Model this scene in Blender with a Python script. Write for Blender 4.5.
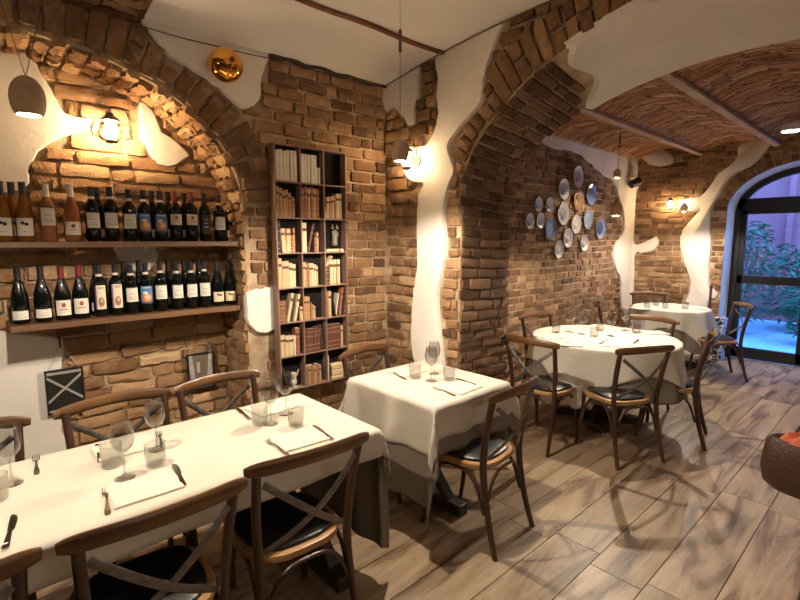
import bpy, bmesh, math, random
import numpy as np
from mathutils import Vector, Matrix
from mathutils import noise as mnoise

for o in list(bpy.data.objects): bpy.data.objects.remove(o)
S = bpy.context.scene
COL = S.collection
PI = math.pi

# ------------------------------------------------------------------ camera
F = 480.0; HOR = 240.0; VX = 927.0; CH = 1.62
pitch = math.atan((300-HOR)/F)
phi = math.atan((VX-400)*math.cos(pitch)/F)
fw = Vector((math.cos(phi)*math.cos(pitch), math.sin(phi)*math.cos(pitch), -math.sin(pitch)))
rt = Vector((math.sin(phi), -math.cos(phi), 0))
upv = rt.cross(fw)
cam_d = bpy.data.cameras.new('camera'); cam = bpy.data.objects.new('camera', cam_d); COL.objects.link(cam)
cam_d.sensor_width = 36; cam_d.lens = F/800*36; cam_d.clip_start = 0.02
M = Matrix.Identity(4)
for i in range(3):
    M[i][0] = rt[i]; M[i][1] = upv[i]; M[i][2] = -fw[i]
M[2][3] = CH
cam.matrix_world = M
S.camera = cam
S.view_settings.view_transform = 'Standard'; S.view_settings.look = 'None'
S.view_settings.gamma = 1; S.view_settings.use_curve_mapping = False
S.view_settings.exposure = 0.62

# measured rays: where a line of sight of the photo meets a plane of the room
def ray(u, v): return fw + rt*((u-400)/F) - upv*((v-300)/F)
def pz(u, v, z=0.0): d = ray(u, v); return Vector((0,0,CH)) + d*((z-CH)/d.z)
def px(u, v, x): d = ray(u, v); return Vector((0,0,CH)) + d*(x/d.x)
def py(u, v, y): d = ray(u, v); return Vector((0,0,CH)) + d*(y/d.y)

# ------------------------------------------------------------------ world / sky
w = bpy.data.worlds.new('world'); S.world = w; w.use_nodes = True
nt = w.node_tree; bg = nt.nodes['Background']
tc = nt.nodes.new('ShaderNodeTexCoord'); sep = nt.nodes.new('ShaderNodeSeparateXYZ')
cr = nt.nodes.new('ShaderNodeValToRGB'); nt.links.new(tc.outputs['Generated'], sep.inputs[0]); nt.links.new(sep.outputs[2], cr.inputs[0])
cr.color_ramp.elements[0].color = (.09,.34,1,1); cr.color_ramp.elements[1].color = (.07,.29,1,1)
nt.links.new(cr.outputs[0], bg.inputs[0]); bg.inputs[1].default_value = 10.0

def light(name, kind, loc, power, color, size=.03, rot=None, spot=None, blend=.3):
    l = bpy.data.lights.new(name, kind); o = bpy.data.objects.new(name, l); COL.objects.link(o)
    o.location = loc; l.energy = power; l.color = color; l.shadow_soft_size = size
    if rot: o.rotation_euler = rot
    if spot: l.spot_size = spot; l.spot_blend = blend
    return o
WARM = (1,.69,.40); LAMP = (1,.84,.66); SOFT = (1,.88,.76)
P_PEND = 90.0; P_SCON = 15.0; P_FILL = 7.0

# ------------------------------------------------------------------ materials
MATS = {}
def nmat(name, color=(.5,.5,.5), rough=.6, metal=0, spec=.5, noise=None, bump=None, trans=0, coat=0, emit=None):
    """noise=(scale, second colour, amount, stretch) ; bump=(scale,strength)"""
    if name in MATS: return MATS[name]
    m = bpy.data.materials.new(name); m.use_nodes = True; t = m.node_tree; b = t.nodes['Principled BSDF']
    b.inputs['Base Color'].default_value = (*color,1); b.inputs['Roughness'].default_value = rough
    b.inputs['Metallic'].default_value = metal; b.inputs['Specular IOR Level'].default_value = spec
    b.inputs['Transmission Weight'].default_value = trans; b.inputs['Coat Weight'].default_value = coat
    if emit: b.inputs['Emission Color'].default_value = (*emit[0],1); b.inputs['Emission Strength'].default_value = emit[1]
    if noise or bump:
        co = t.nodes.new('ShaderNodeTexCoord')
    if noise:
        mp = t.nodes.new('ShaderNodeMapping'); t.links.new(co.outputs['Object'], mp.inputs[0])
        mp.inputs['Scale'].default_value = noise[3] if len(noise) > 3 else (1,1,1)
        n = t.nodes.new('ShaderNodeTexNoise'); n.inputs['Scale'].default_value = noise[0]; n.inputs['Detail'].default_value = 6
        t.links.new(mp.outputs[0], n.inputs[0])
        r = t.nodes.new('ShaderNodeMapRange'); r.inputs[1].default_value = .35; r.inputs[2].default_value = .68; r.inputs[4].default_value = noise[2]
        t.links.new(n.outputs[0], r.inputs[0])
        mx = t.nodes.new('ShaderNodeMix'); mx.data_type = 'RGBA'; t.links.new(r.outputs[0], mx.inputs[0])
        mx.inputs[6].default_value = (*color,1); mx.inputs[7].default_value = (*noise[1],1)
        t.links.new(mx.outputs[2], b.inputs['Base Color'])
    if bump:
        n2 = t.nodes.new('ShaderNodeTexNoise'); n2.inputs['Scale'].default_value = bump[0]; n2.inputs['Detail'].default_value = 8
        n2.inputs['Roughness'].default_value = .6
        t.links.new(co.outputs['Object'], n2.inputs[0])
        bp = t.nodes.new('ShaderNodeBump'); bp.inputs['Strength'].default_value = bump[1]; bp.inputs['Distance'].default_value = .01
        t.links.new(n2.outputs[0], bp.inputs['Height']); t.links.new(bp.outputs[0], b.inputs['Normal'])
    MATS[name] = m; return m

def brick_mat(name, cols, mortar, dirt=.5, bump=.7):
    m = bpy.data.materials.new(name); m.use_nodes = True; t = m.node_tree; b = t.nodes['Principled BSDF']
    b.inputs['Roughness'].default_value = .9; b.inputs['Specular IOR Level'].default_value = .2
    at = t.nodes.new('ShaderNodeAttribute'); at.attribute_name = 'tint'
    sp = t.nodes.new('ShaderNodeSeparateColor'); t.links.new(at.outputs['Color'], sp.inputs[0])
    r = t.nodes.new('ShaderNodeValToRGB'); el = r.color_ramp.elements
    while len(el) < len(cols): el.new(.5)
    for i, c in enumerate(cols): el[i].position = i/(len(cols)-1); el[i].color = (*c,1)
    co = t.nodes.new('ShaderNodeTexCoord')
    n = t.nodes.new('ShaderNodeTexNoise'); n.inputs['Scale'].default_value = 14; n.inputs['Detail'].default_value = 8; n.inputs['Roughness'].default_value = .7
    t.links.new(co.outputs['Object'], n.inputs[0])
    ad = t.nodes.new('ShaderNodeMath'); ad.operation = 'MULTIPLY_ADD'; t.links.new(n.outputs[0], ad.inputs[0]); ad.inputs[1].default_value = .7
    sb = t.nodes.new('ShaderNodeMath'); sb.operation = 'SUBTRACT'; t.links.new(sp.outputs[0], sb.inputs[0]); sb.inputs[1].default_value = .35
    t.links.new(sb.outputs[0], ad.inputs[2]); t.links.new(ad.outputs[0], r.inputs[0])
    # mortar smears and lime bloom
    n2 = t.nodes.new('ShaderNodeTexNoise'); n2.inputs['Scale'].default_value = 5.5; n2.inputs['Detail'].default_value = 10; n2.inputs['Roughness'].default_value = .75
    t.links.new(co.outputs['Object'], n2.inputs[0])
    mr = t.nodes.new('ShaderNodeMapRange'); mr.inputs[1].default_value = .52; mr.inputs[2].default_value = .68; mr.inputs[4].default_value = dirt
    t.links.new(n2.outputs[0], mr.inputs[0])
    mx = t.nodes.new('ShaderNodeMix'); mx.data_type = 'RGBA'; t.links.new(mr.outputs[0], mx.inputs[0])
    t.links.new(r.outputs[0], mx.inputs[6]); mx.inputs[7].default_value = (*mortar,1)
    t.links.new(mx.outputs[2], b.inputs['Base Color'])
    n3 = t.nodes.new('ShaderNodeTexNoise'); n3.inputs['Scale'].default_value = 70; n3.inputs['Detail'].default_value = 6
    t.links.new(co.outputs['Object'], n3.inputs[0])
    bp = t.nodes.new('ShaderNodeBump'); bp.inputs['Strength'].default_value = bump; bp.inputs['Distance'].default_value = .008
    t.links.new(n3.outputs[0], bp.inputs['Height']); t.links.new(bp.outputs[0], b.inputs['Normal'])
    return m

MORTAR = (.53,.41,.265)
M_BR = brick_mat('old_brick', [(.095,.050,.026),(.18,.098,.050),(.29,.162,.080),(.42,.265,.14)], MORTAR, .55, 1.0)
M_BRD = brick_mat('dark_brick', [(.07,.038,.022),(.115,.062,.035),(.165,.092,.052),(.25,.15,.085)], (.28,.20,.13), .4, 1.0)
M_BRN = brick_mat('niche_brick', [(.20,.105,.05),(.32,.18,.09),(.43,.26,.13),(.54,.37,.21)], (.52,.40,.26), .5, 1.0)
M_BRV = brick_mat('vault_brick', [(.22,.10,.045),(.34,.165,.075),(.44,.22,.10),(.55,.36,.22)], (.56,.42,.28), .5, .6)
M_MORT = nmat('mortar', MORTAR, .95, spec=.1, noise=(9,(.24,.16,.11),.9), bump=(30,1.2))
M_MORTD = nmat('dark_mortar', (.24,.165,.115), .95, spec=.1, noise=(9,(.15,.10,.07),.9), bump=(30,1.2))
M_PLA = nmat('white_plaster', (.80,.76,.70), .85, spec=.2, noise=(3,(.68,.63,.57),.7), bump=(18,.45))
M_CEIL = nmat('ceiling_plaster', (.82,.81,.81), .9, spec=.2, noise=(1.2,(.74,.72,.71),.8), bump=(8,.15))
M_WOOD = nmat('bentwood', (.062,.027,.013), .36, noise=(7,(.032,.014,.008),.9,(1,1,.35)), coat=.25, bump=(60,.08))
M_RAIL = nmat('bentwood_rail', (.16,.073,.023), .36, noise=(7,(.072,.032,.013),.9,(.5,1,1)), coat=.25, bump=(60,.08))
M_METAL = nmat('aged_metal_strap', (.20,.185,.17), .4, metal=.5, noise=(40,(.12,.10,.085),.9), bump=(90,.3))
M_SEAT = nmat('black_seat_leather', (.012,.012,.013), .33, noise=(30,(.03,.03,.032),.6), bump=(150,.15))
M_SRING = nmat('seat_rim_wood', (.42,.24,.10), .35, noise=(7,(.26,.13,.05),.9), coat=.3)
M_CLOTH = nmat('cream_tablecloth', (.55,.515,.44), .85, spec=.2, noise=(3,(.50,.465,.39),.6), bump=(45,.10))
M_TAUPE = nmat('taupe_undercloth', (.22,.185,.15), .8, spec=.3, noise=(5,(.18,.15,.12),.7), bump=(60,.12))
M_NAPK = nmat('cream_napkin', (.60,.56,.47), .9, spec=.2, bump=(60,.1))
M_STEEL = nmat('steel', (.62,.60,.57), .16, metal=1)
M_BLKW = nmat('black_wood', (.02,.017,.015), .5)
M_TRES = nmat('dark_table_base', (.045,.028,.018), .5, noise=(6,(.025,.015,.01),.8))
M_SHELF = nmat('walnut_shelf', (.17,.085,.038), .5, noise=(6,(.09,.042,.02),.9,(.25,2,2)), bump=(50,.15))
M_CABL = nmat('cable', (.10,.065,.045), .6)
M_BLACK = nmat('matt_black', (.012,.012,.013), .45)
M_BFRAME = nmat('door_black', (.008,.009,.011), .35)
M_EGG = nmat('egg_shade', (.52,.35,.20), .55, noise=(25,(.32,.22,.15),.6), bump=(60,.15))
M_EGGLIT = nmat('egg_shade_lit', (.62,.40,.21), .5, noise=(25,(.50,.30,.15),.6))  # paler copy of the egg shade, lamplight mixed into its colour
M_GOLD = nmat('copper_mirror', (.95,.48,.10), .05, metal=1)
M_BULB = nmat('lamp_glow', (1,1,1), .5, emit=((1,.80,.55), 40))
M_BULBW = nmat('daylight_lamp_glow', (1,1,1), .5, emit=((.75,.85,1), 25))

def glass_mat(name, tint=(1,1,1), rough=.0, ior=1.45, opac=0.0):
    m = bpy.data.materials.new(name); m.use_nodes = True; t = m.node_tree; t.nodes.clear()
    out = t.nodes.new('ShaderNodeOutputMaterial'); tr = t.nodes.new('ShaderNodeBsdfTransparent'); gl = t.nodes.new('ShaderNodeBsdfGlossy')
    tr.inputs[0].default_value = (*tint,1); gl.inputs['Roughness'].default_value = rough
    lw = t.nodes.new('ShaderNodeLayerWeight'); lw.inputs[0].default_value = .5
    fr = t.nodes.new('ShaderNodeMath'); fr.operation = 'POWER'; t.links.new(lw.outputs['Facing'], fr.inputs[0]); fr.inputs[1].default_value = 2.3
    ml = t.nodes.new('ShaderNodeMath'); ml.operation = 'MULTIPLY_ADD'; ml.inputs[1].default_value = .80; ml.inputs[2].default_value = .025+opac
    t.links.new(fr.outputs[0], ml.inputs[0])
    mx = t.nodes.new('ShaderNodeMixShader'); t.links.new(ml.outputs[0], mx.inputs[0]); t.links.new(tr.outputs[0], mx.inputs[1]); t.links.new(gl.outputs[0], mx.inputs[2])
    t.links.new(mx.outputs[0], out.inputs[0]); return m
M_GLASS = glass_mat('clear_glass', (.88,.88,.87), .0, 1.5, .02)
M_PANE = glass_mat('door_glass', (.92,.95,.98), .0, 1.45, .0)
M_LANT = glass_mat('lantern_glass', (.97,.95,.9), .0, 1.45, .02)

# ------------------------------------------------------------------ object helpers
def tag(o, label=None, cat=None, group=None, kind=None):
    if label: o['label'] = label
    if cat: o['category'] = cat
    if group: o['group'] = group
    if kind: o['kind'] = kind
    return o
def empty(name, loc=(0,0,0), rz=0, label=None, cat=None, group=None):
    o = bpy.data.objects.new(name, None); COL.objects.link(o); o.location = loc; o.rotation_euler = (0,0,rz)
    o.empty_display_size = .1
    return tag(o, label, cat, group)
def kids(o): return [c for c in bpy.data.objects if c.parent == o]
KIDS = {}
def copy_tree(o, parent=None):
    c = o.copy(); COL.objects.link(c)
    if parent: c.parent = parent
    KIDS[c.name] = []
    for ch in KIDS.get(o.name, []):
        cc = copy_tree(ch, c); KIDS[c.name].append(cc)
    return c
class MB:
    """collects verts, faces, material slots and one tint per vertex"""
    def __init__(s): s.v = []; s.f = []; s.m = []; s.t = []; s.cur = 0; s.tint = (.5,.5,.5)
    def add(s, verts, faces, mat=None):
        n = len(s.v); s.v += [tuple(x) for x in verts]; s.t += [s.tint]*len(verts)
        s.f += [tuple(i+n for i in f) for f in faces]; s.m += [s.cur if mat is None else mat]*len(faces)
    def box(s, c, d, rz=0, rot=None):
        hx, hy, hz = d[0]/2, d[1]/2, d[2]/2
        vs = [Vector((x*hx, y*hy, z*hz)) for x in (-1,1) for y in (-1,1) for z in (-1,1)]
        R = rot if rot is not None else Matrix.Rotation(rz, 3, 'Z')
        vs = [R @ v + Vector(c) for v in vs]
        s.add(vs, [(0,1,3,2),(4,6,7,5),(0,4,5,1),(2,3,7,6),(0,2,6,4),(1,5,7,3)])
    def lathe(s, prof, c=(0,0,0), n=24, axis=None, cap=False):
        vs = []; fs = []; k = len(prof)
        R = axis if axis is not None else Matrix.Identity(3)
        for r, z in prof:
            for i in range(n):
                a = 2*PI*i/n; vs.append(R @ Vector((r*math.cos(a), r*math.sin(a), z)) + Vector(c))
        for j in range(k-1):
            for i in range(n):
                a, b = j*n+i, j*n+(i+1) % n
                fs.append((a, b, b+n, a+n))
        if cap: fs.append(tuple(range(n-1,-1,-1))); fs.append(tuple((k-1)*n+i for i in range(n)))
        s.add(vs, fs)
    def tube(s, pts, ra, rb=None, n=10, up=(0,0,1), smooth=0, taper=None):
        """sweep an ellipse (ra across, rb along 'up') along pts"""
        pts = [Vector(p) for p in pts]
        if smooth: pts = catmull(pts, smooth)
        rb = ra if rb is None else rb; k = len(pts); vs = []; fs = []
        for j, p in enumerate(pts):
            t = (pts[min(j+1,k-1)] - pts[max(j-1,0)]).normalized()
            u = Vector(up); u = u - t*u.dot(t)
            if u.length < 1e-4: u = Vector((1,0,0)) - t*t.x
            u.normalize(); sd = t.cross(u)
            sc = taper(j/(k-1)) if taper else 1
            for i in range(n):
                a = 2*PI*i/n; vs.append(p + sd*(ra*sc*math.cos(a)) + u*(rb*sc*math.sin(a)))
        for j in range(k-1):
            for i in range(n):
                a, b = j*n+i, j*n+(i+1) % n; fs.append((a,b,b+n,a+n))
        fs.append(tuple(range(n-1,-1,-1))); fs.append(tuple((k-1)*n+i for i in range(n)))
        s.add(vs, fs)
    def prism(s, poly, mapf, h0, h1):
        """polygon in (u,v) extruded between heights h0 and h1 through mapf(u,v,h)"""
        n = len(poly)
        vs = [mapf(u,v,h0) for u,v in poly] + [mapf(u,v,h1) for u,v in poly]
        fs = [tuple(range(n-1,-1,-1)), tuple(range(n,2*n))] + [(i,(i+1)%n,(i+1)%n+n,i+n) for i in range(n)]
        s.add(vs, fs)
    def build(s, name, mats, parent=None, smooth=True, bevel=0, tints=False, angle=40, fixn=True):
        me = bpy.data.meshes.new(name); me.from_pydata(s.v, [], s.f)
        mats = mats if isinstance(mats, (list,tuple)) else [mats]
        for m in mats: me.materials.append(m)
        if len(mats) > 1: me.polygons.foreach_set('material_index', s.m)
        if tints:
            a = me.color_attributes.new('tint', 'FLOAT_COLOR', 'POINT')
            a.data.foreach_set('color', np.array([(*t,1) for t in s.t], dtype=np.float32).ravel())
        me.validate()
        if fixn:
            bm = bmesh.new(); bm.from_mesh(me); bmesh.ops.recalc_face_normals(bm, faces=bm.faces); bm.to_mesh(me); bm.free()
        if smooth:
            me.polygons.foreach_set('use_smooth', [True]*len(me.polygons))
            if angle: me.set_sharp_from_angle(angle=math.radians(angle))
        me.update()
        o = bpy.data.objects.new(name, me); COL.objects.link(o)
        if parent: o.parent = parent; KIDS.setdefault(parent.name, []).append(o)
        if bevel:
            b = o.modifiers.new('b','BEVEL'); b.width = bevel; b.segments = 2; b.limit_method = 'ANGLE'
        return o
def catmull(P, n):
    out = []; k = len(P)
    for i in range(k-1):
        p0, p1, p2, p3 = P[max(i-1,0)], P[i], P[i+1], P[min(i+2,k-1)]
        for j in range(n):
            t = j/n
            out.append(p1*1.0 if t == 0 else .5*((2*p1)+(p2-p0)*t+(2*p0-5*p1+4*p2-p3)*t*t+(3*p1-p0-3*p2+p3)*t**3))
    out.append(P[-1]); return out
def smooth_poly(poly, n=4, jit=.0, rng=None):
    P = [Vector((a,b,0)) for a,b in poly]; k = len(P); out = []
    for i in range(k):
        p0, p1, p2, p3 = P[i-1], P[i], P[(i+1)%k], P[(i+2)%k]
        for j in range(n):
            t = j/n; q = .5*((2*p1)+(p2-p0)*t+(2*p0-5*p1+4*p2-p3)*t*t+(3*p1-p0-3*p2+p3)*t**3)
            if jit: q = q + Vector((rng.uniform(-jit,jit), rng.uniform(-jit,jit), 0))
            out.append((q.x,q.y))
    return out
def inpoly(p, poly):
    x, y = p; r = False; n = len(poly)
    for i in range(n):
        x1, y1 = poly[i]; x2, y2 = poly[i-1]
        if (y1 > y) != (y2 > y) and x < (x2-x1)*(y-y1)/(y2-y1)+x1: r = not r
    return r

# bricks laid as real relief; mapf(u,v,h) gives the point at (u,v) standing h off the wall
def bricks(mb, mapf, u0, u1, v0, v1, inside, bl=.218, bh=.074, gap=.019, depth=.014, seed=1, nx=6, nz=4, rough=.006, half=.25, bend=.006, fixed=False, es=.82):
    rng = random.Random(seed); v = v0; row = 0
    while v < v1:
        h = bh*rng.uniform(.92,1.08); u = u0 + (rng.uniform(-.02,.01) if fixed else -rng.uniform(0,bl)); half_row = fixed and rng.random() < .35
        while u < u1:
            L = bl*(.5 if (half_row or (not fixed and rng.random() < half)) else 1)*rng.uniform(.92,1.06)
            cu, cv = u+L/2, v+h/2
            NS = 12; best = (0,0); run = None
            for q_ in range(NS+2):
                ok = q_ <= NS and inside(u+L*(q_+.0)/NS, cv)
                if ok and run is None: run = q_
                if not ok and run is not None:
                    if q_-1-run > best[1]-best[0]: best = (run, q_-1)
                    run = None
            frac = (best[1]-best[0])/NS
            L0 = L; L = L*frac; cu = u+L0*(best[0]+best[1])/2/NS
            if L > .055:
                g = gap*rng.uniform(.7,1.3); a, b = (L-g)/2, (h-g)/2; d = depth*rng.uniform(.65,1.25)
                tilt = rng.uniform(-.3,.3)*depth; rt_ = rng.uniform(-.015,.015)
                mb.tint = (min(1,max(0,rng.gauss(.5,.24))), rng.random(), rng.random())
                vs = []; fs = []
                for j in range(nz):
                    for i in range(nx):
                        x = -1+2*i/(nx-1); y = -1+2*j/(nz-1)
                        edge = (i in (0,nx-1)) or (j in (0,nz-1))
                        uu = cu + x*a*(1-.05*(abs(y) == 1)) + rng.uniform(-1,1)*rough*.6
                        vv = cv + y*b*(1-.05*(abs(x) == 1)) + rng.uniform(-1,1)*rough*.5 + x*a*rt_ + bend*math.sin(cu*5+cv*3)
                        hh = d*(es if edge else 1) + tilt*x + rng.uniform(-1,1)*rough*(.6 if not edge else .45)
                        vs.append(mapf(uu,vv,hh))
                for j in range(nz-1):
                    for i in range(nx-1):
                        q = j*nx+i; fs.append((q,q+1,q+nx+1,q+nx))
                ring = [i for i in range(nx)] + [j*nx+nx-1 for j in range(1,nz)] + [(nz-1)*nx+i for i in range(nx-2,-1,-1)] + [j*nx for j in range(nz-2,0,-1)]
                base = len(vs)
                for q in ring:
                    i, j = q % nx, q//nx; x = -1+2*i/(nx-1); y = -1+2*j/(nz-1)
                    vs.append(mapf(cu+x*a*1.04, cv+y*b*1.06+ x*a*rt_+bend*math.sin(cu*5+cv*3), -.006))
                n = len(ring)
                for k in range(n): fs.append((ring[k], base+k, base+(k+1)%n, ring[(k+1)%n]))
                mb.add(vs, fs)
            u += L0
        v += h; row += 1
    mb.tint = (.5,.5,.5)
def brickwork(mb, mat, parent): return mb.build('brickwork', mat, parent, smooth=True, tints=True, angle=32)
def patch(parent, mapf, poly, th=.03, jit=.006, seed=3, mat=None, n=4, name='plaster_patch'):
    rng = random.Random(seed); P = smooth_poly(poly, n, jit, rng)
    cx = sum(p[0] for p in P)/len(P); cy = sum(p[1] for p in P)/len(P)
    k = len(P); mb = MB(); rings = []
    # offset inwards along local normals for a rounded edge
    area = sum(P[i-1][0]*P[i][1]-P[i][0]*P[i-1][1] for i in range(k))
    sg = 1 if area > 0 else -1
    for off, h in ((0,-.004),(0,th*.6),(.008,th*.95)):
        rg = []
        for i in range(k):
            a, b, c = P[i-1], P[i], P[(i+1)%k]
            tx, ty = c[0]-a[0], c[1]-a[1]; L = math.hypot(tx,ty) or 1
            nx_, ny_ = -ty/L*sg, tx/L*sg
            rg.append(mapf(b[0]+nx_*off, b[1]+ny_*off, h))
        rings.append(rg)
    vs = sum(rings, []); fs = []
    for j in range(2):
        for i in range(k): fs.append((j*k+i, j*k+(i+1)%k, (j+1)*k+(i+1)%k, (j+1)*k+i))
    fs.append(tuple(2*k+i for i in range(k)))
    mb.add(vs, fs)
    return mb.build(name, mat or M_PLA, parent, angle=50)

# ------------------------------------------------------------------ curves of the arches
class Curve:
    """polyline by arc length with outward normal (into the masonry)"""
    def __init__(s, pts):
        s.p = pts; s.L = [0]
        for i in range(1,len(pts)): s.L.append(s.L[-1]+math.dist(pts[i],pts[i-1]))
        s.tot = s.L[-1]
    def at(s, d):
        d = min(max(d,0), s.tot-1e-6)
        i = 1
        lo, hi = 1, len(s.L)-1
        while lo < hi:
            m = (lo+hi)//2
            if s.L[m] < d: lo = m+1
            else: hi = m
        i = lo; t = (d-s.L[i-1])/(s.L[i]-s.L[i-1]); a, b = s.p[i-1], s.p[i]
        p = (a[0]+(b[0]-a[0])*t, a[1]+(b[1]-a[1])*t)
        q0, q1 = s.p[max(i-3,0)], s.p[min(i+2,len(s.p)-1)]
        tx, ty = q1[0]-q0[0], q1[1]-q0[1]; l = math.hypot(tx,ty)
        return p, (tx/l, ty/l)
def arch_pts(c, a, spring, rise, p, n=48):
    """full arch from the +side jamb bottom, up, over, down to the other jamb"""
    out = [(c+a, z) for z in np.linspace(0, spring, 14)]
    for i in range(1,n):
        th = PI*i/n; t = math.cos(th); out.append((c+a*t, spring + rise*(1-t*t)**p))
    out += [(c-a, z) for z in np.linspace(spring, 0, 14)]
    return [(float(x),float(z)) for x,z in out]
WL = 3.0; AX0 = 2.6; AX1 = 3.17; WP = 3.05; FX = 7.6
A_C, A_A, A_SP, A_P = .75, 1.45, 2.0, .62
def arch_z(y, rise): 
    t = (y-A_C)/A_A
    return A_SP + rise*max(0,1-t*t)**A_P if abs(t) < 1 else 0
C_front = Curve(arch_pts(A_C, A_A, A_SP, .79, A_P)); C_back = Curve(arch_pts(A_C, A_A, A_SP, .66, A_P))
N_C, N_A, N_SP, N_R, N_P = .25, 1.13, 1.75, .86, .40
NB = 3.34
C_niche = Curve(arch_pts(N_C, N_A, N_SP, N_R, N_P))
def niche_z(x):
    t = (x-N_C)/N_A
    return N_SP + N_R*max(0,1-t*t)**N_P if abs(t) < 1 else 0
D_C, D_A, D_SP, D_R = .93, .93, 2.0, .60     # door opening at the room face
def door_arch(a, sp, r, n=40): return arch_pts(D_C, a, sp, r, .5, n)
def ceil_z(y):
    if y > 3.0: return 2.80
    t = min(1, (3.0-y)/1.4); return 2.80 + .15*math.sin(t*PI/2)

# ------------------------------------------------------------------ SETTING
def S_(name, mb, mat, **k):
    o = mb.build(name, mat, None, **k); o['kind'] = 'structure'; KIDS[o.name] = []; return o

# floor: real planks with a recessed grout bed
m = bpy.data.materials.new('wood_look_tile'); m.use_nodes = True; t = m.node_tree; b = t.nodes['Principled BSDF']
b.inputs['Roughness'].default_value = .42; b.inputs['Specular IOR Level'].default_value = .45
at = t.nodes.new('ShaderNodeAttribute'); at.attribute_name = 'tint'
co = t.nodes.new('ShaderNodeTexCoord')
off = t.nodes.new('ShaderNodeVectorMath'); off.operation = 'MULTIPLY_ADD'; t.links.new(at.outputs['Vector'], off.inputs[0]); off.inputs[1].default_value = (37,53,11); t.links.new(co.outputs['Object'], off.inputs[2])
mp = t.nodes.new('ShaderNodeMapping'); mp.inputs['Scale'].default_value = (.55,3.4,1); t.links.new(off.outputs[0], mp.inputs[0])
n1 = t.nodes.new('ShaderNodeTexNoise'); n1.inputs['Scale'].default_value = 1.5; n1.inputs['Detail'].default_value = 5; n1.inputs['Distortion'].default_value = 1.6; n1.inputs['Roughness'].default_value = .6
t.links.new(mp.outputs[0], n1.inputs[0])
r1 = t.nodes.new('ShaderNodeValToRGB'); el = r1.color_ramp.elements
for _ in range(3): el.new(.5)
for e_, (p_, c_) in zip(el, [(.28,(.085,.048,.026)),(.40,(.165,.102,.058)),(.48,(.30,.21,.13)),(.60,(.37,.275,.18)),(.74,(.19,.125,.075))]): e_.position = p_; e_.color = (*c_,1)
t.links.new(n1.outputs[0], r1.inputs[0])
mp2 = t.nodes.new('ShaderNodeMapping'); mp2.inputs['Scale'].default_value = (1.2,30,1); t.links.new(off.outputs[0], mp2.inputs[0])
n2 = t.nodes.new('ShaderNodeTexNoise'); n2.inputs['Scale'].default_value = 2.4; n2.inputs['Detail'].default_value = 4; t.links.new(mp2.outputs[0], n2.inputs[0])
mr = t.nodes.new('ShaderNodeMapRange'); mr.inputs[1].default_value = .3; mr.inputs[2].default_value = .7; mr.inputs[3].default_value = .88; mr.inputs[4].default_value = 1.08; t.links.new(n2.outputs[0], mr.inputs[0])
sp_ = t.nodes.new('ShaderNodeSeparateColor'); t.links.new(at.outputs['Color'], sp_.inputs[0])
ml = t.nodes.new('ShaderNodeMath'); ml.operation = 'MULTIPLY_ADD'; t.links.new(sp_.outputs[2], ml.inputs[0]); ml.inputs[1].default_value = .35; ml.inputs[2].default_value = .78
ml2 = t.nodes.new('ShaderNodeMath'); ml2.operation = 'MULTIPLY'; t.links.new(ml.outputs[0], ml2.inputs[0]); t.links.new(mr.outputs[0], ml2.inputs[1])
vs_ = t.nodes.new('ShaderNodeVectorMath'); vs_.operation = 'SCALE'; t.links.new(r1.outputs[0], vs_.inputs[0]); t.links.new(ml2.outputs[0], vs_.inputs['Scale'])
t.links.new(vs_.outputs[0], b.inputs['Base Color'])
bp = t.nodes.new('ShaderNodeBump'); bp.inputs['Strength'].default_value = .15; bp.inputs['Distance'].default_value = .003; t.links.new(n2.outputs[0], bp.inputs['Height']); t.links.new(bp.outputs[0], b.inputs['Normal'])
M_TILE = m
M_GROUT = nmat('grout', (.07,.05,.038), .9)
mb = MB(); rng = random.Random(5)
mb.cur = 1; mb.box((2.7,.55,-.03), (10.6,5.9,.05)); mb.cur = 0
START = {4:2.33, 3:2.22, 2:2.285, 1:2.235, 0:2.30, 5:2.25, 6:2.36}
for r in range(-9, 14):
    y0 = r*.25; j0 = START.get(r, 2.22 if r % 2 else 2.31) - 1.25*4
    k = 0
    while j0 + k*1.25 < 8.0:
        x0 = max(j0+k*1.25, -2.55); x1 = min(j0+(k+1)*1.25, 7.95); k += 1
        if x1 - x0 < .02: continue
        mb.tint = (rng.random(), rng.random(), rng.random()); g = .0022
        mb.box(((x0+x1)/2, y0+.125, -.006), (x1-x0-2*g, .25-2*g, .012))
o = mb.build('floor', [M_TILE, M_GROUT], None, smooth=False, tints=True); o['kind'] = 'structure'

# left wall, front face y=3.0, with the arched wine niche
def mp_left(u,v,h): return Vector((u, WL-h, v))
mb = MB()
zs = [2.95]
top = [(x, ceil_z(3.0)+.12) for x in (2.62,-2.6)]
arch = [(x,z) for x,z in C_niche.p]
poly = [(-2.6,0),(-2.6,2.97),(2.62,2.97),(2.62,0)] + arch
mb.add([Vector((u,WL,v)) for u,v in poly], [tuple(range(len(poly)))])
n = len(arch)                       # reveal of the niche
vs = [Vector((u,WL,v)) for u,v in arch]+[Vector((u,NB,v)) for u,v in arch]
mb.add(vs, [(i,i+1,i+1+n,i+n) for i in range(n-1)])
mb.add([(-1.2,NB,0),(1.6,NB,0),(1.6,NB,2.8),(-1.2,NB,2.8)], [(0,1,2,3)])     # back of the niche
wall_left = S_('wall_left', mb, M_MORT, smooth=False, fixn=False)
spandrel = [(.87,2.86),(.90,2.72),(.97,2.65),(1.10,2.60),(1.25,2.53),(1.38,2.44),(1.50,2.50),(1.53,2.66),(1.60,2.80),(1.60,2.86)]
jpatch = [(1.365,1.26),(1.42,1.29),(1.52,1.30),(1.64,1.30),(1.66,1.15),(1.64,1.03),(1.56,1.005),(1.46,1.00),(1.375,1.06),(1.36,1.15)]
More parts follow.
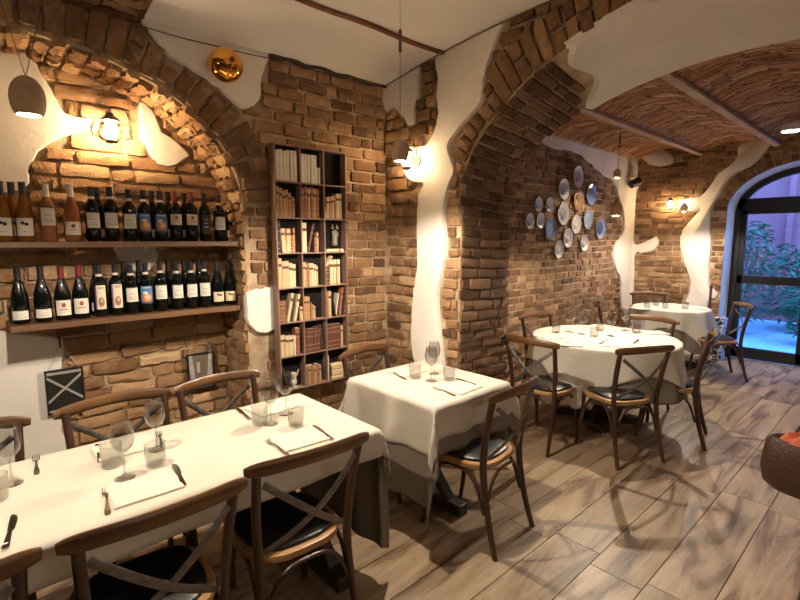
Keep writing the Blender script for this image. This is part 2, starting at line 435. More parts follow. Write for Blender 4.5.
def ring_d(x, z):   # rough distance outside the niche opening
    if z < N_SP: return abs(x-N_C)-N_A
    best = 9
    for i in range(0,len(C_niche.p),2):
        q = C_niche.p[i]; best = min(best, math.hypot(q[0]-x,q[1]-z))
    return best if z > niche_z(x) else -best
def in_left(u,v):
    if v > ceil_z(3)+.02 or u > 2.6: return False
    if inpoly((u,v), spandrel) or inpoly((u,v), jpatch): return False
    if 1.30 < u < 1.66 and v < 1.02 and mnoise.noise(Vector((u*6,v*9,3))) > -.02: return False
    d = ring_d(u,v)
    if u < 1.40 and v < N_SP: return False
    if v >= 1.85 and d < .235: return False
    return d > 0
mb = MB()
bricks(mb, mp_left, 1.39, 2.6, 0, 1.9, in_left, seed=11, depth=.016, rough=.007)
bricks(mb, mp_left, .0, 2.6, 1.9, 2.86, in_left, seed=12, bh=.082, depth=.020, rough=.008)
s0 = 1.85
def mp_ring(u, v, h):
    p, tt = C_niche.at(v); nx_, ny_ = tt[1], -tt[0]
    return Vector((p[0]+nx_*u, WL-h, p[1]+ny_*u))
def in_ring(u,v):
    if not (-.02 <= u <= .31): return False
    q = mp_ring(u,v,0); 
    return q.x > -.6 and q.z < 2.87 and not inpoly((q.x,q.z), spandrel)
bricks(mb, mp_ring, .015, .2, s0, s0+2.9, in_ring, seed=13, bl=.24, bh=.085, fixed=True, depth=.03, rough=.008, bend=0)
brickwork(mb, M_BR, wall_left)
# soffit and jamb of the niche
def mp_soff(u, v, h):
    p, tt = C_niche.at(v); nx_, ny_ = tt[1], -tt[0]
    return Vector((p[0]-nx_*h, WL+u, p[1]-ny_*h))
mb = MB()
bricks(mb, mp_soff, -.01, NB-WL, 0, s0, lambda u,v: -.02 < u < NB-WL, seed=14, bl=.2, bh=.078, half=.4, depth=.022, rough=.012, bend=0)
bricks(mb, mp_soff, -.01, NB-WL, s0, s0+2.9, lambda u,v: -.02 < u < NB-WL, seed=15, bl=.18, bh=.085, half=.3, depth=.04, rough=.02, bend=0)
def mp_nb(u,v,h): return Vector((u, NB-h, v))
NPL = [[(-.6,1.85),(-.6,2.62),(.25,2.62),(.41,2.52),(.50,2.33),(.62,2.32),(.60,2.25),(.43,2.16),(.32,2.02),(.30,1.90),(.1,1.86)],
       [(.89,2.45),(.97,2.39),(1.0,2.30),(1.15,2.19),(1.08,2.10),(.96,2.10),(.88,2.25)],
       [(-.6,.2),(-.6,1.10),(.32,1.09),(.38,.88),(.365,.70),(.36,.52),(.33,.28)],
       [(.70,1.60),(.90,1.60),(.93,1.50),(.86,1.42),(.74,1.45)]]
NPL = [[(u*1.012, v) for u,v in P] for P in NPL]
def in_nb(u,v):
    if not (-.5 < u < 1.40) or v > niche_z(u)+.01 : return False
    return not any(inpoly((u,v),P) for P in NPL)
bricks(mb, mp_nb, -.3, 1.40, 0, 2.62, in_nb, seed=16, bl=.27, bh=.083, depth=.028, rough=.011, half=.15)
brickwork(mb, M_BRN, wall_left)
for i, P in enumerate(NPL): patch(wall_left, mp_nb, P, .035, seed=20+i)
patch(wall_left, mp_left, spandrel, .032, seed=31); patch(wall_left, mp_left, jpatch, .035, seed=32)

# the arch wall between the rooms: front face x=2.6, back face x=3.17
def mp_af(u,v,h): return Vector((AX0-h, u, v))
def soff_pt(u, s, h):               # u 0..1 through the wall, s along the arch
    f, tf = C_front.at(s*C_front.tot); b_, tb = C_back.at(s*C_back.tot)
    y = f[0]+(b_[0]-f[0])*u; z = f[1]+(b_[1]-f[1])*u
    nx_, nz_ = tf[1], -tf[0]
    return Vector((AX0+(AX1-AX0)*u, y-nx_*h, z-nz_*h))
mb = MB()
for X, Cc in ((AX0,C_front),(AX1,C_back)):
    poly = [(-2.4,0),(-2.4,3.02),(3.05,3.02),(3.05,0)] + [Cc.at(Cc.tot*i/160)[0] for i in range(161)]
    mb.add([Vector((X,u,v)) for u,v in poly], [tuple(range(len(poly)))])
K = 160
vs = [soff_pt(u,i/K,0) for i in range(K+1) for u in (0,1)]
mb.add(vs, [(2*i,2*i+1,2*i+3,2*i+2) for i in range(K)])
mb.add([(AX0,3.02,0),(AX1,3.02,0),(AX1,3.02,3.02),(AX0,3.02,3.02)], [(0,1,2,3)])
wall_arch = S_('wall_arch', mb, M_MORT, smooth=False, fixn=False)
def P2(L, X=AX0): return [tuple(px(u,v,X)[1:]) for u,v in L]
# big white strip on the pier and up to the ceiling, and the small one by the corner
main_pl = P2([(440,52),(440,80),(439,100),(440,118),(433,140),(425,146),(404,148),(400,155),(410,180),(426,184),(421,195),(419,230),(420,262),(416,290),(414,320),(414,345),(422,380),(440,420),(452,420),(444,350),(441,320),(440,295),(443,275),(447,255),(448,238),(446,215),(450,190),(457,172),(454,160),(451,148),(456,136),(470,120),(484,103),(487,80),(492,60),(500,40),(512,10),(520,-20),(480,-12)])
small_pl = P2([(384,88),(383,106),(390,114),(397,110),(404,116),(411,126),(417,122),(417,108),(421,97),(420,80),(421,63)])
small_pl = [(min(u,3.0),v) for u,v in small_pl]
def in_af(u,v):
    if v > ceil_z(u)+.03 or u > 2.99: return False
    if inpoly((u,v),main_pl) or inpoly((u,v),small_pl): return False
    if u < A_C+A_A and v < A_SP: return False
    z = arch_z(u,.79)
    if v <= z: return False
    # leave room for the ring
    if v > 1.9:
        for q in C_front.p[8:45]:
            if math.hypot(q[0]-u,q[1]-v) < .25: return False
    return True
def mp_aring(u,v,h):
    p, tt = C_front.at(v); nx_, nz_ = tt[1], -tt[0]
    return Vector((AX0-h, p[0]+nx_*u, p[1]+nz_*u))
def in_aring(u,v):
    if not (-.02 <= u <= .33): return False
    q = mp_aring(u,v,0); return q.z < ceil_z(q.y)+.03 and not inpoly((q.y,q.z), main_pl) and q.y > .95
mb = MB()
bricks(mb, mp_af, 2.2, 3.0, 0, 1.9, in_af, seed=41, depth=.019, rough=.008)
bricks(mb, mp_af, -.2, 3.0, 1.9, 2.98, in_af, seed=42, bh=.09, bl=.2, depth=.034, rough=.013)
bricks(mb, mp_aring, .015, .25, 1.9, 1.9+2.2, in_aring, seed=43, bl=.26, bh=.078, fixed=True, depth=.03, rough=.009, bend=0)
brickwork(mb, M_BR, wall_arch)
mb = MB()
TS = C_front.tot
SC = AX1-AX0
def mp_as(u,v,h): return soff_pt(u/SC, v/TS, h)
def in_as(u,v):
    if not (-.02 <= u <= SC+.01): return False
    q = soff_pt(u/SC, v/TS, 0)
    lim = 1.47+.16*(u/SC) + .05*math.sin(u*14)
    return q.z < 2.1 or q.y > lim
bricks(mb, mp_as, 0, SC, 0, 4.0, in_as, seed=44, bl=.25, bh=.074, depth=.02, rough=.008, bend=0)
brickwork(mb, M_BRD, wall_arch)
# plastered crown of the soffit
mb = MB(); G = 10; T0 = None
sl = [i/1200 for i in range(1201)]
rowsv = []
for u in [0]+[i/G for i in range(G+1)]+[1]:
    lim = 1.45+.16*u + .05*math.sin(u*SC*14)
    ss = [s for s in sl if soff_pt(u,s,0).y < lim and .25 < s < .95 and soff_pt(u,s,0).z > 2.1]
    s_a, s_b = min(ss), max(ss)
    rowsv.append([soff_pt(-.05+u*1.09, s_a+(s_b-s_a)*k/40, (-.03 if (k == 0 or len(rowsv) in (0,G+2)) else .028)) for k in range(41)])
vs = sum(rowsv, []); mb.add(vs, [(j*41+k,j*41+k+1,(j+1)*41+k+1,(j+1)*41+k) for j in range(G+2) for k in range(40)])
mb.build('soffit_plaster', M_PLA, wall_arch)
patch(wall_arch, mp_af, main_pl, .036, seed=45, jit=.004); patch(wall_arch, mp_af, small_pl, .036, seed=46, jit=.004)
# grey plaster face beyond the ring of the arch
mb = MB(); vs = []
for i in range(31):
    y = .98-1.9*i/30; z0 = arch_z(y,.79); vs += [Vector((AX0-.03,y,z0-.01)), Vector((AX0-.03,y,3.0))]
mb.add(vs, [(2*i,2*i+1,2*i+3,2*i+2) for i in range(30)]); mb.build('arch_face_plaster', M_PLA, wall_arch)

# ceiling of the first room: white plaster with a rough brick strip
mb = MB(); ys = [3.02,2.9,2.75,2.6,2.4,2.2,2.0,1.8,1.6,1.2,0,-2.4]
xs = [-2.6,.86,2.62]
vs = [Vector((x,y,ceil_z(y)+(.01 if x < .85 else 0))) for y in ys for x in xs]
mb.add(vs, [(j*3+i,j*3+i+1,(j+1)*3+i+1,(j+1)*3+i) for j in range(len(ys)-1) for i in range(2)])
ceiling = S_('ceiling', mb, M_CEIL, fixn=False)
mb = MB()
def mp_ce(u,v,h): return Vector((u, v, ceil_z(v)+.0-h))
bricks(mb, mp_ce, -1.2, .88, 1.2, 3.0, lambda u,v: u < .86+.04*math.sin(v*17), seed=51, depth=.035, bl=.25, bh=.08, rough=.014)
mb.add([Vector((x,y,ceil_z(y)-.008)) for y in ys[:-2] for x in (-1.3,.84)], [(2*i,2*i+1,2*i+3,2*i+2) for i in range(len(ys)-3)])
brickwork(mb, M_BRD, ceiling)  # darker bricks carry the shade of this poorly lit ceiling strip
mb = MB(); rng = random.Random(8)
pts = [Vector((x, 2.37+.008*math.sin(x*9), ceil_z(2.37)-.006)) for x in np.linspace(.88,2.57,22)]
mb.tube(pts, .022, .012, 8)
S_('trim_1', mb, nmat('exposed_beam_edge', (.22,.07,.035), .8, noise=(14,(.12,.04,.02),.9), bump=(40,.8)))
# dark wavy strip where wall and ceiling meet
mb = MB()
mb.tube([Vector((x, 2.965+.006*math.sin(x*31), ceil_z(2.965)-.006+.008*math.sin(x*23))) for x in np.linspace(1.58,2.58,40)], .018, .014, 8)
S_('trim_2', mb, nmat('dark_edge', (.05,.033,.024), .95, bump=(50,1.5)))

# remaining shell behind and beside the viewer, coloured dark to cut bounced light
mb = MB(); mb.box((-2.62,.3,1.5), (.05,5.5,3.1)); wb = S_('wall_back', mb, nmat('low_bounce_brick', (.10,.06,.038), .95, noise=(8,(.17,.11,.07),.9), bump=(20,1.0)), smooth=False)
mb = MB(); mb.box((2.6,-2.35,1.5), (10.6,.05,3.1)); wr = S_('wall_right', mb, MATS['low_bounce_brick'], smooth=False)

# second room: plate wall y=3.05
def mp_pl(u,v,h): return Vector((u, WP-h, v))
mb = MB(); mb.add([(AX1-.05,WP,0),(FX+.2,WP,0),(FX+.2,WP,3.1),(AX1-.05,WP,3.1)], [(0,1,2,3)])
wall_plate = S_('wall_plates', mb, M_MORT, smooth=False, fixn=False)
def Q2(L): return [tuple((py(u,v,WP-.02)[0], py(u,v,WP-.02)[2])) for u,v in L]
pl_band = Q2([(520,125),(540,139),(552,149),(566,149),(580,154),(590,162),(600,172),(606,176),(614,182),(618,195),(623,210),(624,230),(620,238),(615,246),(614,258),(617,272),(621,282),(622,310)]) + [(7.62,.6),(7.62,2.95),(4.0,2.95)]
ring_pl = Curve([(4.36,0.2),(4.37,1.0),(4.38,1.9),(4.46,2.2),(4.66,2.44),(4.95,2.60),(5.35,2.66),(5.8,2.60),(6.3,2.50),(6.8,2.36)])
def in_pl(u,v): return v < 2.9 and u < 7.6 and not inpoly((u,v),pl_band)
mb = MB()
bricks(mb, mp_pl, 3.2, 7.6, 0, 2.9, in_pl, seed=61, depth=.016, rough=.006, nx=4, nz=3, bh=.076)
brickwork(mb, M_BR, wall_plate)
patch(wall_plate, mp_pl, pl_band, .03, seed=62, n=2)
# far wall x=7.6 with the arched door opening
def mp_fw(u,v,h): return Vector((FX-h, u, v))
mb = MB()
DO = door_arch(.895, 2.0, .585); DI = door_arch(.86, 2.0, .55); DX = 7.80
poly = [(-2.4,0),(-2.4,3.1),(3.1,3.1),(3.1,0)] + DO
mb.add([Vector((FX,u,v)) for u,v in poly], [tuple(range(len(poly)))])
wall_far = S_('wall_far', mb, M_MORT, smooth=False, fixn=False)
mb = MB(); n = len(DO)
mb.add([Vector((FX-.03,u,v)) for u,v in DO]+[Vector((DX,u,v)) for u,v in DI], [(i,i+1,i+1+n,i+n) for i in range(n-1)])
mb.build('door_reveal', M_PLA, wall_far, fixn=False)
def R2(L): return [tuple(px(u,v,FX-.02)[1:]) for u,v in L]
far_pl = [R2([(637,160),(636,175),(638,186),(634,200),(633,236),(636,245),(650,240),(656,236),(658,244),(650,252),(640,253),(634,256),(633,300),(628,300),(626,240),(628,190),(630,165)]),
          R2([(776,136),(768,148),(758,160),(748,168),(738,172),(727,182),(719,197),(712,207),(709,222),(711,240),(709,262),(709,285),(716,290),(716,298),(708,302),(708,330),(676,330),(684,305),(690,290),(689,275),(684,262),(680,245),(683,230),(698,213),(700,211),(690,212),(680,208),(680,200),(700,196),(710,186),(717,175),(730,165),(738,156),(741,143)]),
          R2([(641,152),(650,149),(660,150),(668,153),(673,158),(672,164),(660,166),(650,164),(642,158)])]
def dist_do(u,v):
    return min(math.hypot(q[0]-u,q[1]-v) for q in DO[10:-10:1])
def in_fw(u,v):
    if v > 2.95 or u > 3.04 or u < .0: return False
    if inpoly((u,v),DO) or any(inpoly((u,v),P) for P in far_pl): return False
    if v > 1.95 and dist_do(u,v) < .2: return False
    return True
C_do = Curve(DO)
def mp_dring(u,v,h):
    p, tt = C_do.at(v); return Vector((FX-h, p[0]+tt[1]*u, p[1]-tt[0]*u))
mb = MB()
bricks(mb, mp_fw, -.5, 3.05, 0, 2.95, in_fw, seed=71, depth=.018, rough=.007, nx=4, nz=3, bh=.078)
def in_dr(u,v):
    q = mp_dring(u,v,0); return 0 <= u <= .24 and not any(inpoly((q.y,q.z),P) for P in far_pl) and q.z < 2.9
bricks(mb, mp_dring, .01, .16, 2.0, 3.9, in_dr, seed=72, bl=.19, bh=.075, fixed=True, depth=.022, nx=4, nz=3, bend=0)
brickwork(mb, M_BR, wall_far)
for i, P in enumerate(far_pl): patch(wall_far, mp_fw, P, .026, seed=73+i, n=2)
mb = MB(); mb.box((FX-.035,2.48,.05), (.03,1.1,.1)); S_('baseboard_far', mb, M_PLA, smooth=False, bevel=.004)

# brick vaults of the second room between steel beams
BY = [3.05,2.2,1.36,.52,-.32,-1.2,-2.4]
mb = MB(); vs = []
def vz(y):
    for i in range(len(BY)-1):
        if BY[i+1] <= y <= BY[i]:
            t = (y-BY[i+1])/(BY[i]-BY[i+1]); return (2.76 if i == 0 and t > .99 else 2.80)+.11*4*t*(1-t)
    return 2.80
ys = [BY[i]+(BY[i+1]-BY[i])*k/10 for i in range(len(BY)-1) for k in range(10)]+[BY[-1]]
vs = [Vector((x,y,vz(y)+.012)) for y in ys for x in (AX1-.02, FX+.05)]
mb.add(vs, [(2*i,2*i+1,2*i+3,2*i+2) for i in range(len(ys)-1)])
cv = S_('ceiling_vault', mb, M_MORT, fixn=False)
mb = MB()
def mp_v(u,v,h): return Vector((v, u, vz(u)-h))
for i in range(len(BY)-2):
    bricks(mb, mp_v, BY[i+1]+.03, BY[i]-.03, AX1, FX, lambda u,v: BY[i+1]+.03 < u < BY[i]-.02, seed=81+i, bl=.25, bh=.07, depth=.012, rough=.0035, nx=4, nz=3, bend=0, half=.5, gap=.016)
brickwork(mb, M_BRV, cv)
M_BEAM = nmat('beam_plaster', (.50,.36,.27), .8, noise=(3,(.34,.20,.13),.9,(1,3,3)), bump=(30,.4))
for i in range(1,5):
    mb = MB(); mb.box(((AX1+FX)/2, BY[i], 2.785), (FX-AX1, .075, .03)); mb.box(((AX1+FX)/2, BY[i], 2.81), (FX-AX1, .03, .04))
    S_('trim_%d' % (2+i), mb, M_BEAM, smooth=False, bevel=.004)

# ---------------------------------------------------------------- door and courtyard
d = empty('door_1', (DX+.02, D_C, 0)); tag(d, kind='structure')
KIDS[d.name] = []
def L(v): return Vector(v) - Vector((DX+.02, D_C, 0))
mb = MB()
AF = door_arch(.86, 2.0, .55); AI = door_arch(.78, 2.0, .47)
n = len(AF)
vs = [L((DX,u,v)) for u,v in AF]+[L((DX,u,v)) for u,v in AI]+[L((DX+.07,u,v)) for u,v in AF]+[L((DX+.07,u,v)) for u,v in AI]
fs = []
for i in range(n-1): fs += [(i,i+1,i+1+n,i+n),(2*n+i,2*n+i+1,3*n+i+1,3*n+i),(n+i,n+i+1,3*n+i+1,3*n+i),(i,i+1,2*n+i+1,2*n+i)]
mb.add(vs, fs); mb.box(L((DX+.035,D_C,2.09)), (.07,1.66,.15)); mb.build('door_frame', M_BFRAME, d, angle=30)
for s_ in (1,-1):
    y0, y1 = (D_C+.045*0, D_C+.78) if s_ == 1 else (D_C-.78, D_C)
    mb = MB(); X = DX+.035
    mb.box(L((X,y0+.04,1.03)), (.05,.08,1.98)); mb.box(L((X,y1-.03,1.03)), (.05,.06,1.98))
    mb.box(L((X,(y0+y1)/2,.09)), (.05,.78,.15)); mb.box(L((X,(y0+y1)/2,1.09)), (.05,.78,.11)); mb.box(L((X,(y0+y1)/2,1.99)), (.05,.78,.06))
    lf = mb.build('door_leaf', M_BFRAME, d, smooth=False, bevel=.004)
    mb = MB(); mb.box(L((X,(y0+y1)/2,1.55)), (.012,.66,.84)); mb.box(L((X,(y0+y1)/2,.6)), (.012,.66,.9)); 
    mb.build('pane', M_PANE, lf, smooth=False)
    hy = D_C + s_*.05; mb = MB(); mb.tube([L((X-.025,hy,1.02)), L((X-.07,hy,1.02)), L((X-.07,hy+s_*.10,1.02))], .008, n=8); mb.build('door_handle', M_BFRAME, lf)
mb = MB(); inner = [(u,v) for u,v in AI if v >= 2.12]
mb.prism(inner, lambda u,v,h: L((DX+.035+h,u,v)), 0, .01); mb.build('fanlight_pane', M_PANE, d, smooth=False)

# courtyard
M_COB = nmat('courtyard_stone', (.50,.55,.58), .6, noise=(16,(.32,.36,.40),.9), bump=(22,1.5))
mb = MB(); mb.box((12.0,1.5,-.12), (8.2,12,.12)); S_('courtyard_ground', mb, M_COB, smooth=False)
M_PINK = nmat('pink_render', (.46,.10,.09), .9, noise=(2,(.33,.07,.07),.8), bump=(10,.4))
mb = MB(); mb.box((12.6,1.0,4.1), (.2,5.6,8.4)); pw = S_('wall_courtyard', mb, M_PINK, smooth=False)
mb = MB(); mb.box((12.3,3.7,4.1), (.8,.3,8.4)); mb.box((12.45,1.9,3.2), (.12,.10,4.2)); mb.build('pilaster', M_PINK, pw, smooth=False)
M_DKST = nmat('courtyard_dark_wall', (.10,.10,.12), .9, noise=(3,(.06,.055,.07),.9), bump=(10,.8))
mb = MB(); mb.box((11.2,4.6,2.2), (5,.2,4.6)); mb.box((12.4,-3.2,2.2), (.2,3.5,4.6)); S_('wall_courtyard_side', mb, M_DKST, smooth=False)
M_LEAF = nmat('shrub_leaf', (.035,.10,.035), .6, noise=(6,(.06,.16,.06),.9))
M_LEAF2 = nmat('shrub_leaf_dark', (.02,.06,.025), .6, noise=(6,(.035,.10,.04),.9))
def plant(name, loc, r, h, nl, mat, label, ls, seed):
    e = empty(name, loc, label=label, cat='plant'); KIDS[e.name] = []; rng = random.Random(seed)
    mb = MB(); st = MB()
    for k in range(9):
        a = rng.random()*2*PI; q = Vector((math.cos(a)*r*.6, math.sin(a)*r*.6, h*rng.uniform(.6,1)))
        st.tube([(0,0,0), (q.x*.3,q.y*.3,q.z*.5), q], .012, n=6, smooth=4)
    for k in range(nl):
        a = rng.random()*2*PI; rr = r*math.sqrt(rng.random()); z = h*(.15+.85*rng.random()); rr *= (.5+.7*math.sin(PI*min(1,z/h*.9)))
        c = Vector((rr*math.cos(a), rr*math.sin(a), z)); dr = Vector((math.cos(a+rng.uniform(-1,1)), math.sin(a+rng.uniform(-1,1)), rng.uniform(-.6,.5))).normalized()
        sd = dr.cross(Vector((0,0,1))).normalized()*ls*.16; l = ls*rng.uniform(.6,1.2)
        mb.add([c, c+dr*l*.5+sd+Vector((0,0,.01)), c+dr*l-Vector((0,0,l*.15)), c+dr*l*.5-sd+Vector((0,0,.01))], [(0,1,2),(0,2,3)])
    mb.build('foliage', mat, e, smooth=False, fixn=False); st.build('stem', nmat('stem_brown',(.08,.05,.03),.8), e)
plant('courtyard_shrub', (10.3,2.22,-.06), .40, 2.0, 900, M_LEAF, 'tall leafy green shrub at the left behind the upper door glass', .16, 1)
plant('courtyard_shrub', (11.4,1.40,-.06), .55, 1.6, 900, M_LEAF, 'broad low green shrub in front of the pink courtyard wall', .2, 2)
plant('courtyard_shrub', (9.9,1.0,-.06), .34, 1.15, 500, M_LEAF, 'spreading green shrub at the right edge of the lower door glass', .2, 3)
plant('courtyard_shrub', (11.6,3.0,-.06), .42, 1.5, 800, M_LEAF2, 'dark green bush in the far courtyard corner by the pilaster', .14, 4)

# ------------------------------------------------------------------ LAMPS
def egg_profile(r, h, cut):
    P = []
    for i in range(22):
        a = PI*i/21; z = -math.cos(a)*h/2; rr = r*math.sin(a)*(1-.04*math.cos(a))
        P.append((rr, z))
    return [p for p in P if p[1] > -h/2+cut]
def pendant(loc, label, ctop, scale=1.0, power=P_PEND, vee=False, mat=None, group='egg-shaped pendants', tilt=0):
    e = empty('pendant_lamp', loc, label=label, cat='lamp', group=group); KIDS[e.name] = []
    e.rotation_euler = (tilt*.2, tilt, 0)
    r, h = .047*scale, .142*scale; P = egg_profile(r,h,.020*scale)
    mb = MB(); mb.lathe(P[::-1] + [(p[0]-.003 if p[0] > .004 else p[0], p[1]-.001) for p in P], n=28)
    mb.build('shade', mat or (M_EGGLIT if loc[0] > 3 else M_EGG), e)
    b0 = -h/2+.020*scale
    mb = MB(); mb.lathe([(0.0001,b0+.002),(.020*scale,b0+.004),(.030*scale,b0+.014),(.028*scale,b0+.024),(0.0001,b0+.03)], n=20); mb.build('bulb', M_BULB, e)
    mb = MB(); zt = ctop-loc[2]
    if vee: [mb.tube([(0,0,h/2-.004), pz(a_,-170,2.9)-Vector(loc)], .0013, n=6) for a_ in (-58,81)]
    else: mb.tube([(0,0,h/2-.004),(0,0,zt)], .0013, n=6); mb.lathe([(.0001,.02+h/2+.42),(.008,.02+h/2+.42),(.008,h/2+.55),(.0001,h/2+.55)], n=10)
    mb.build('cord', M_CABL, e)
    l = light('pendant_light', 'SPOT', (loc[0],loc[1],loc[2]+b0-.004), power, LAMP, .013, None, math.radians(158), .35)
    l.data.name = 'pendant_light'
    l.parent = e; l.location = (0,0,b0-.004); KIDS[e.name].append(l)
    return e
pendant((.198,1.9,2.045), 'brown egg-shaped pendant on two slanting cords above the long table', ceil_z(1.9), 1.0, vee=True, power=P_PEND*.62)
pendant((1.80,1.96,2.087), 'brown egg-shaped pendant hanging beside the pier over the small square table', ceil_z(1.96), 1.0)
pendant((4.2,1.83,1.875), 'tan egg-shaped pendant low over the round table beside the plates', vz(1.83), 1.05, P_PEND*.95)
pendant((6.7,2.08,2.01), 'small brown egg-shaped pendant in front of the far wall lantern', vz(2.08), .9, P_PEND*.75)
pendant((5.9,2.58,2.40), 'small tan egg-shaped pendant highest, just below the white strip by the spotlight', vz(2.58), .95, P_PEND*.2)

def lantern(loc, nrm, label, power=P_SCON, tone=WARM):
    """loc: centre of the glass; nrm: unit vector out of the wall; wall is .11 behind"""
    e = empty('wall_lantern', loc, label=label, cat='lamp', group='glass wall lanterns'); KIDS[e.name] = []
    N = Vector(nrm)
    mb = MB(); mb.tube([-N*.115, -N*.10], .035, n=16); mb.tube([-N*.10+Vector((0,0,.0)), -N*.09+Vector((0,0,.09)), Vector((0,0,.125)), Vector((0,0,.085))], .006, n=8, smooth=5); mb.build('bracket', M_METAL, e)
    mb = MB(); mb.lathe([(.0001,.10),(.016,.098),(.022,.082),(.05,.062),(.052,.052),(.0001,.055)], n=20); mb.build('cap', M_METAL, e)
    mb = MB(); mb.lathe([(.040,.053),(.054,.03),(.060,0),(.055,-.03),(.040,-.052),(.034,-.056),(.038,-.050),(.052,-.029),(.057,0),(.051,.029),(.038,.053)], n=24); mb.build('glass_globe', M_LANT, e)
    mb = MB(); mb.lathe([(.0001,-.070),(.024,-.068),(.034,-.058),(.034,-.052),(.0001,-.054)], n=20); mb.build('bottom_ring', M_METAL, e)
    mb = MB(); mb.lathe([(.0001,-.034),(.018,-.028),(.028,-.008),(.026,.012),(.014,.034),(.012,.055),(.0001,.056)], n=16); mb.build('bulb', M_BULB, e)
    l = light('lantern_light', 'POINT', (0,0,0), power, tone, .05); l.location = N*.0; l.parent = e; KIDS[e.name].append(l)
    # the point light sits around the bulb
    l.data.shadow_soft_size = .045
    return e
lantern((.70,NB-.15,2.235), (0,-1,0), 'glass wall lantern glowing high in the wine niche above the bottles', P_SCON*1.7)
lantern((AX0-.15,2.60,2.195), (-1,0,0), 'glass wall lantern on the pier, glowing behind the hanging brown egg', P_SCON*.6)
lantern((FX-.13,2.50,2.11), (-1,0,0), 'glass wall lantern on the far brick wall, seen above the last table', P_SCON*1.3)

e = empty('globe_lamp', (1.258,2.885,2.641), label='shiny copper mirrored globe lamp on the white plaster above the arch', cat='lamp'); KIDS[e.name] = []
mb = MB(); mb.lathe([(.0001 if i in (0,24) else .098*math.sin(PI*i/24), -.085*math.cos(PI*i/24)) for i in range(25)], n=40, axis=Matrix.Rotation(math.radians(90),3,'X')); mb.build('globe', M_GOLD, e, angle=0)
mb = MB(); mb.lathe([(.014,-.002),(.016,.004),(.008,.005),(.0001,.003)], (0,-.085,.01), n=20, axis=Matrix.Rotation(math.radians(90),3,'X')); mb.build('socket', nmat('copper_dark',(.25,.10,.03),.3,metal=1), e)
mb = MB(); mb.tube([(0,.05,0),(0,.082,0)], .03, n=16); mb.build('mount', M_BLACK, e)

e = empty('spotlight', (7.30,2.93,2.44), label='black directional spotlight below a white can in the far corner', cat='lamp'); KIDS[e.name] = []
R = Matrix.Rotation(math.radians(62),3,'Y') @ Matrix.Rotation(math.radians(30),3,'X')
mb = MB(); mb.lathe([(.0001,-.07),(.055,-.07),(.062,.05),(.058,.07),(.05,.065),(.0001,.05)], (0,0,0), n=20, axis=R); mb.build('lamp_head', M_BLACK, e)
mb = MB(); mb.lathe([(.0001,0),(.05,0),(.05,.15),(.045,.16),(.0001,.16)], (.02,.03,.09), n=20); mb.build('white_can', M_PLA, e)
e = empty('ceiling_spotlight', (6.55,1.06,2.76), label='bright white ceiling spotlight at the right edge under the brick vault', cat='lamp'); KIDS[e.name] = []
mb = MB(); mb.lathe([(.0001,.06),(.09,.06),(.10,.0),(.09,-.01),(.085,.0),(.0001,.005)], n=24); mb.build('housing', nmat('white_lamp_body',(.8,.8,.8),.4), e)
mb = MB(); mb.lathe([(.0001,-.012),(.05,-.008),(.084,-.002),(.0001,.0)], n=24); mb.build('lens', M_BULBW, e)
l = light('ceiling_light', 'SPOT', (0,0,-.03), 30, (.85,.9,1), .08, None, math.radians(140), .6); l.parent = e; KIDS[e.name].append(l)

# unseen fill lamps added for ambient light, modelled as pendants and wall lanterns
pendant((.2,-.9,2.05), 'added egg-shaped fill pendant, unseen behind the viewer', 2.95, 1.0, P_FILL)
pendant((1.9,-1.0,2.05), 'added egg-shaped fill pendant, unseen over the near side of the room', 2.95, 1.0, P_FILL)
lantern((-2.45,1.2,2.62), (1,0,0), 'added glass fill lantern, unseen on the wall to the left of the viewer', P_SCON*2.0, SOFT)
lantern((.9,-2.2,2.62), (0,1,0), 'added glass fill lantern, unseen on the wall behind the viewer', P_SCON*3.2, SOFT)
pendant((4.6,-1.0,2.05), 'added egg-shaped fill pendant at the unseen side of the second room', 2.8, 1.0, P_FILL)
lantern((5.2,-2.2,2.1), (0,1,0), 'added glass fill lantern on the unseen side wall of the second room', P_SCON*2, SOFT)
#@@PART2
# ------------------------------------------------------------------ CABLES
def cable(name, pts, label, r=.004):
    mb = MB(); mb.tube([Vector(p) for p in pts], r, n=6, smooth=3); o = mb.build(name, M_CABL); KIDS[o.name] = []
    return tag(o, label, 'cable')
cable('wall_cable', [(AX0-.045,3.0,2.80),(AX0-.045,2.75,2.835),(AX0-.045,2.4,2.885),(AX0-.045,1.9,2.93),(AX0-.045,1.3,2.95)], 'thin brown cable rising along the top of the white pier wall')
cable('wall_cable', [(.80,2.955,2.76),(1.0,2.955,2.755),(1.2,2.955,2.76),(1.40,2.955,2.765),(1.58,2.955,2.775)], 'thin dark cable running past the copper globe lamp', .003)

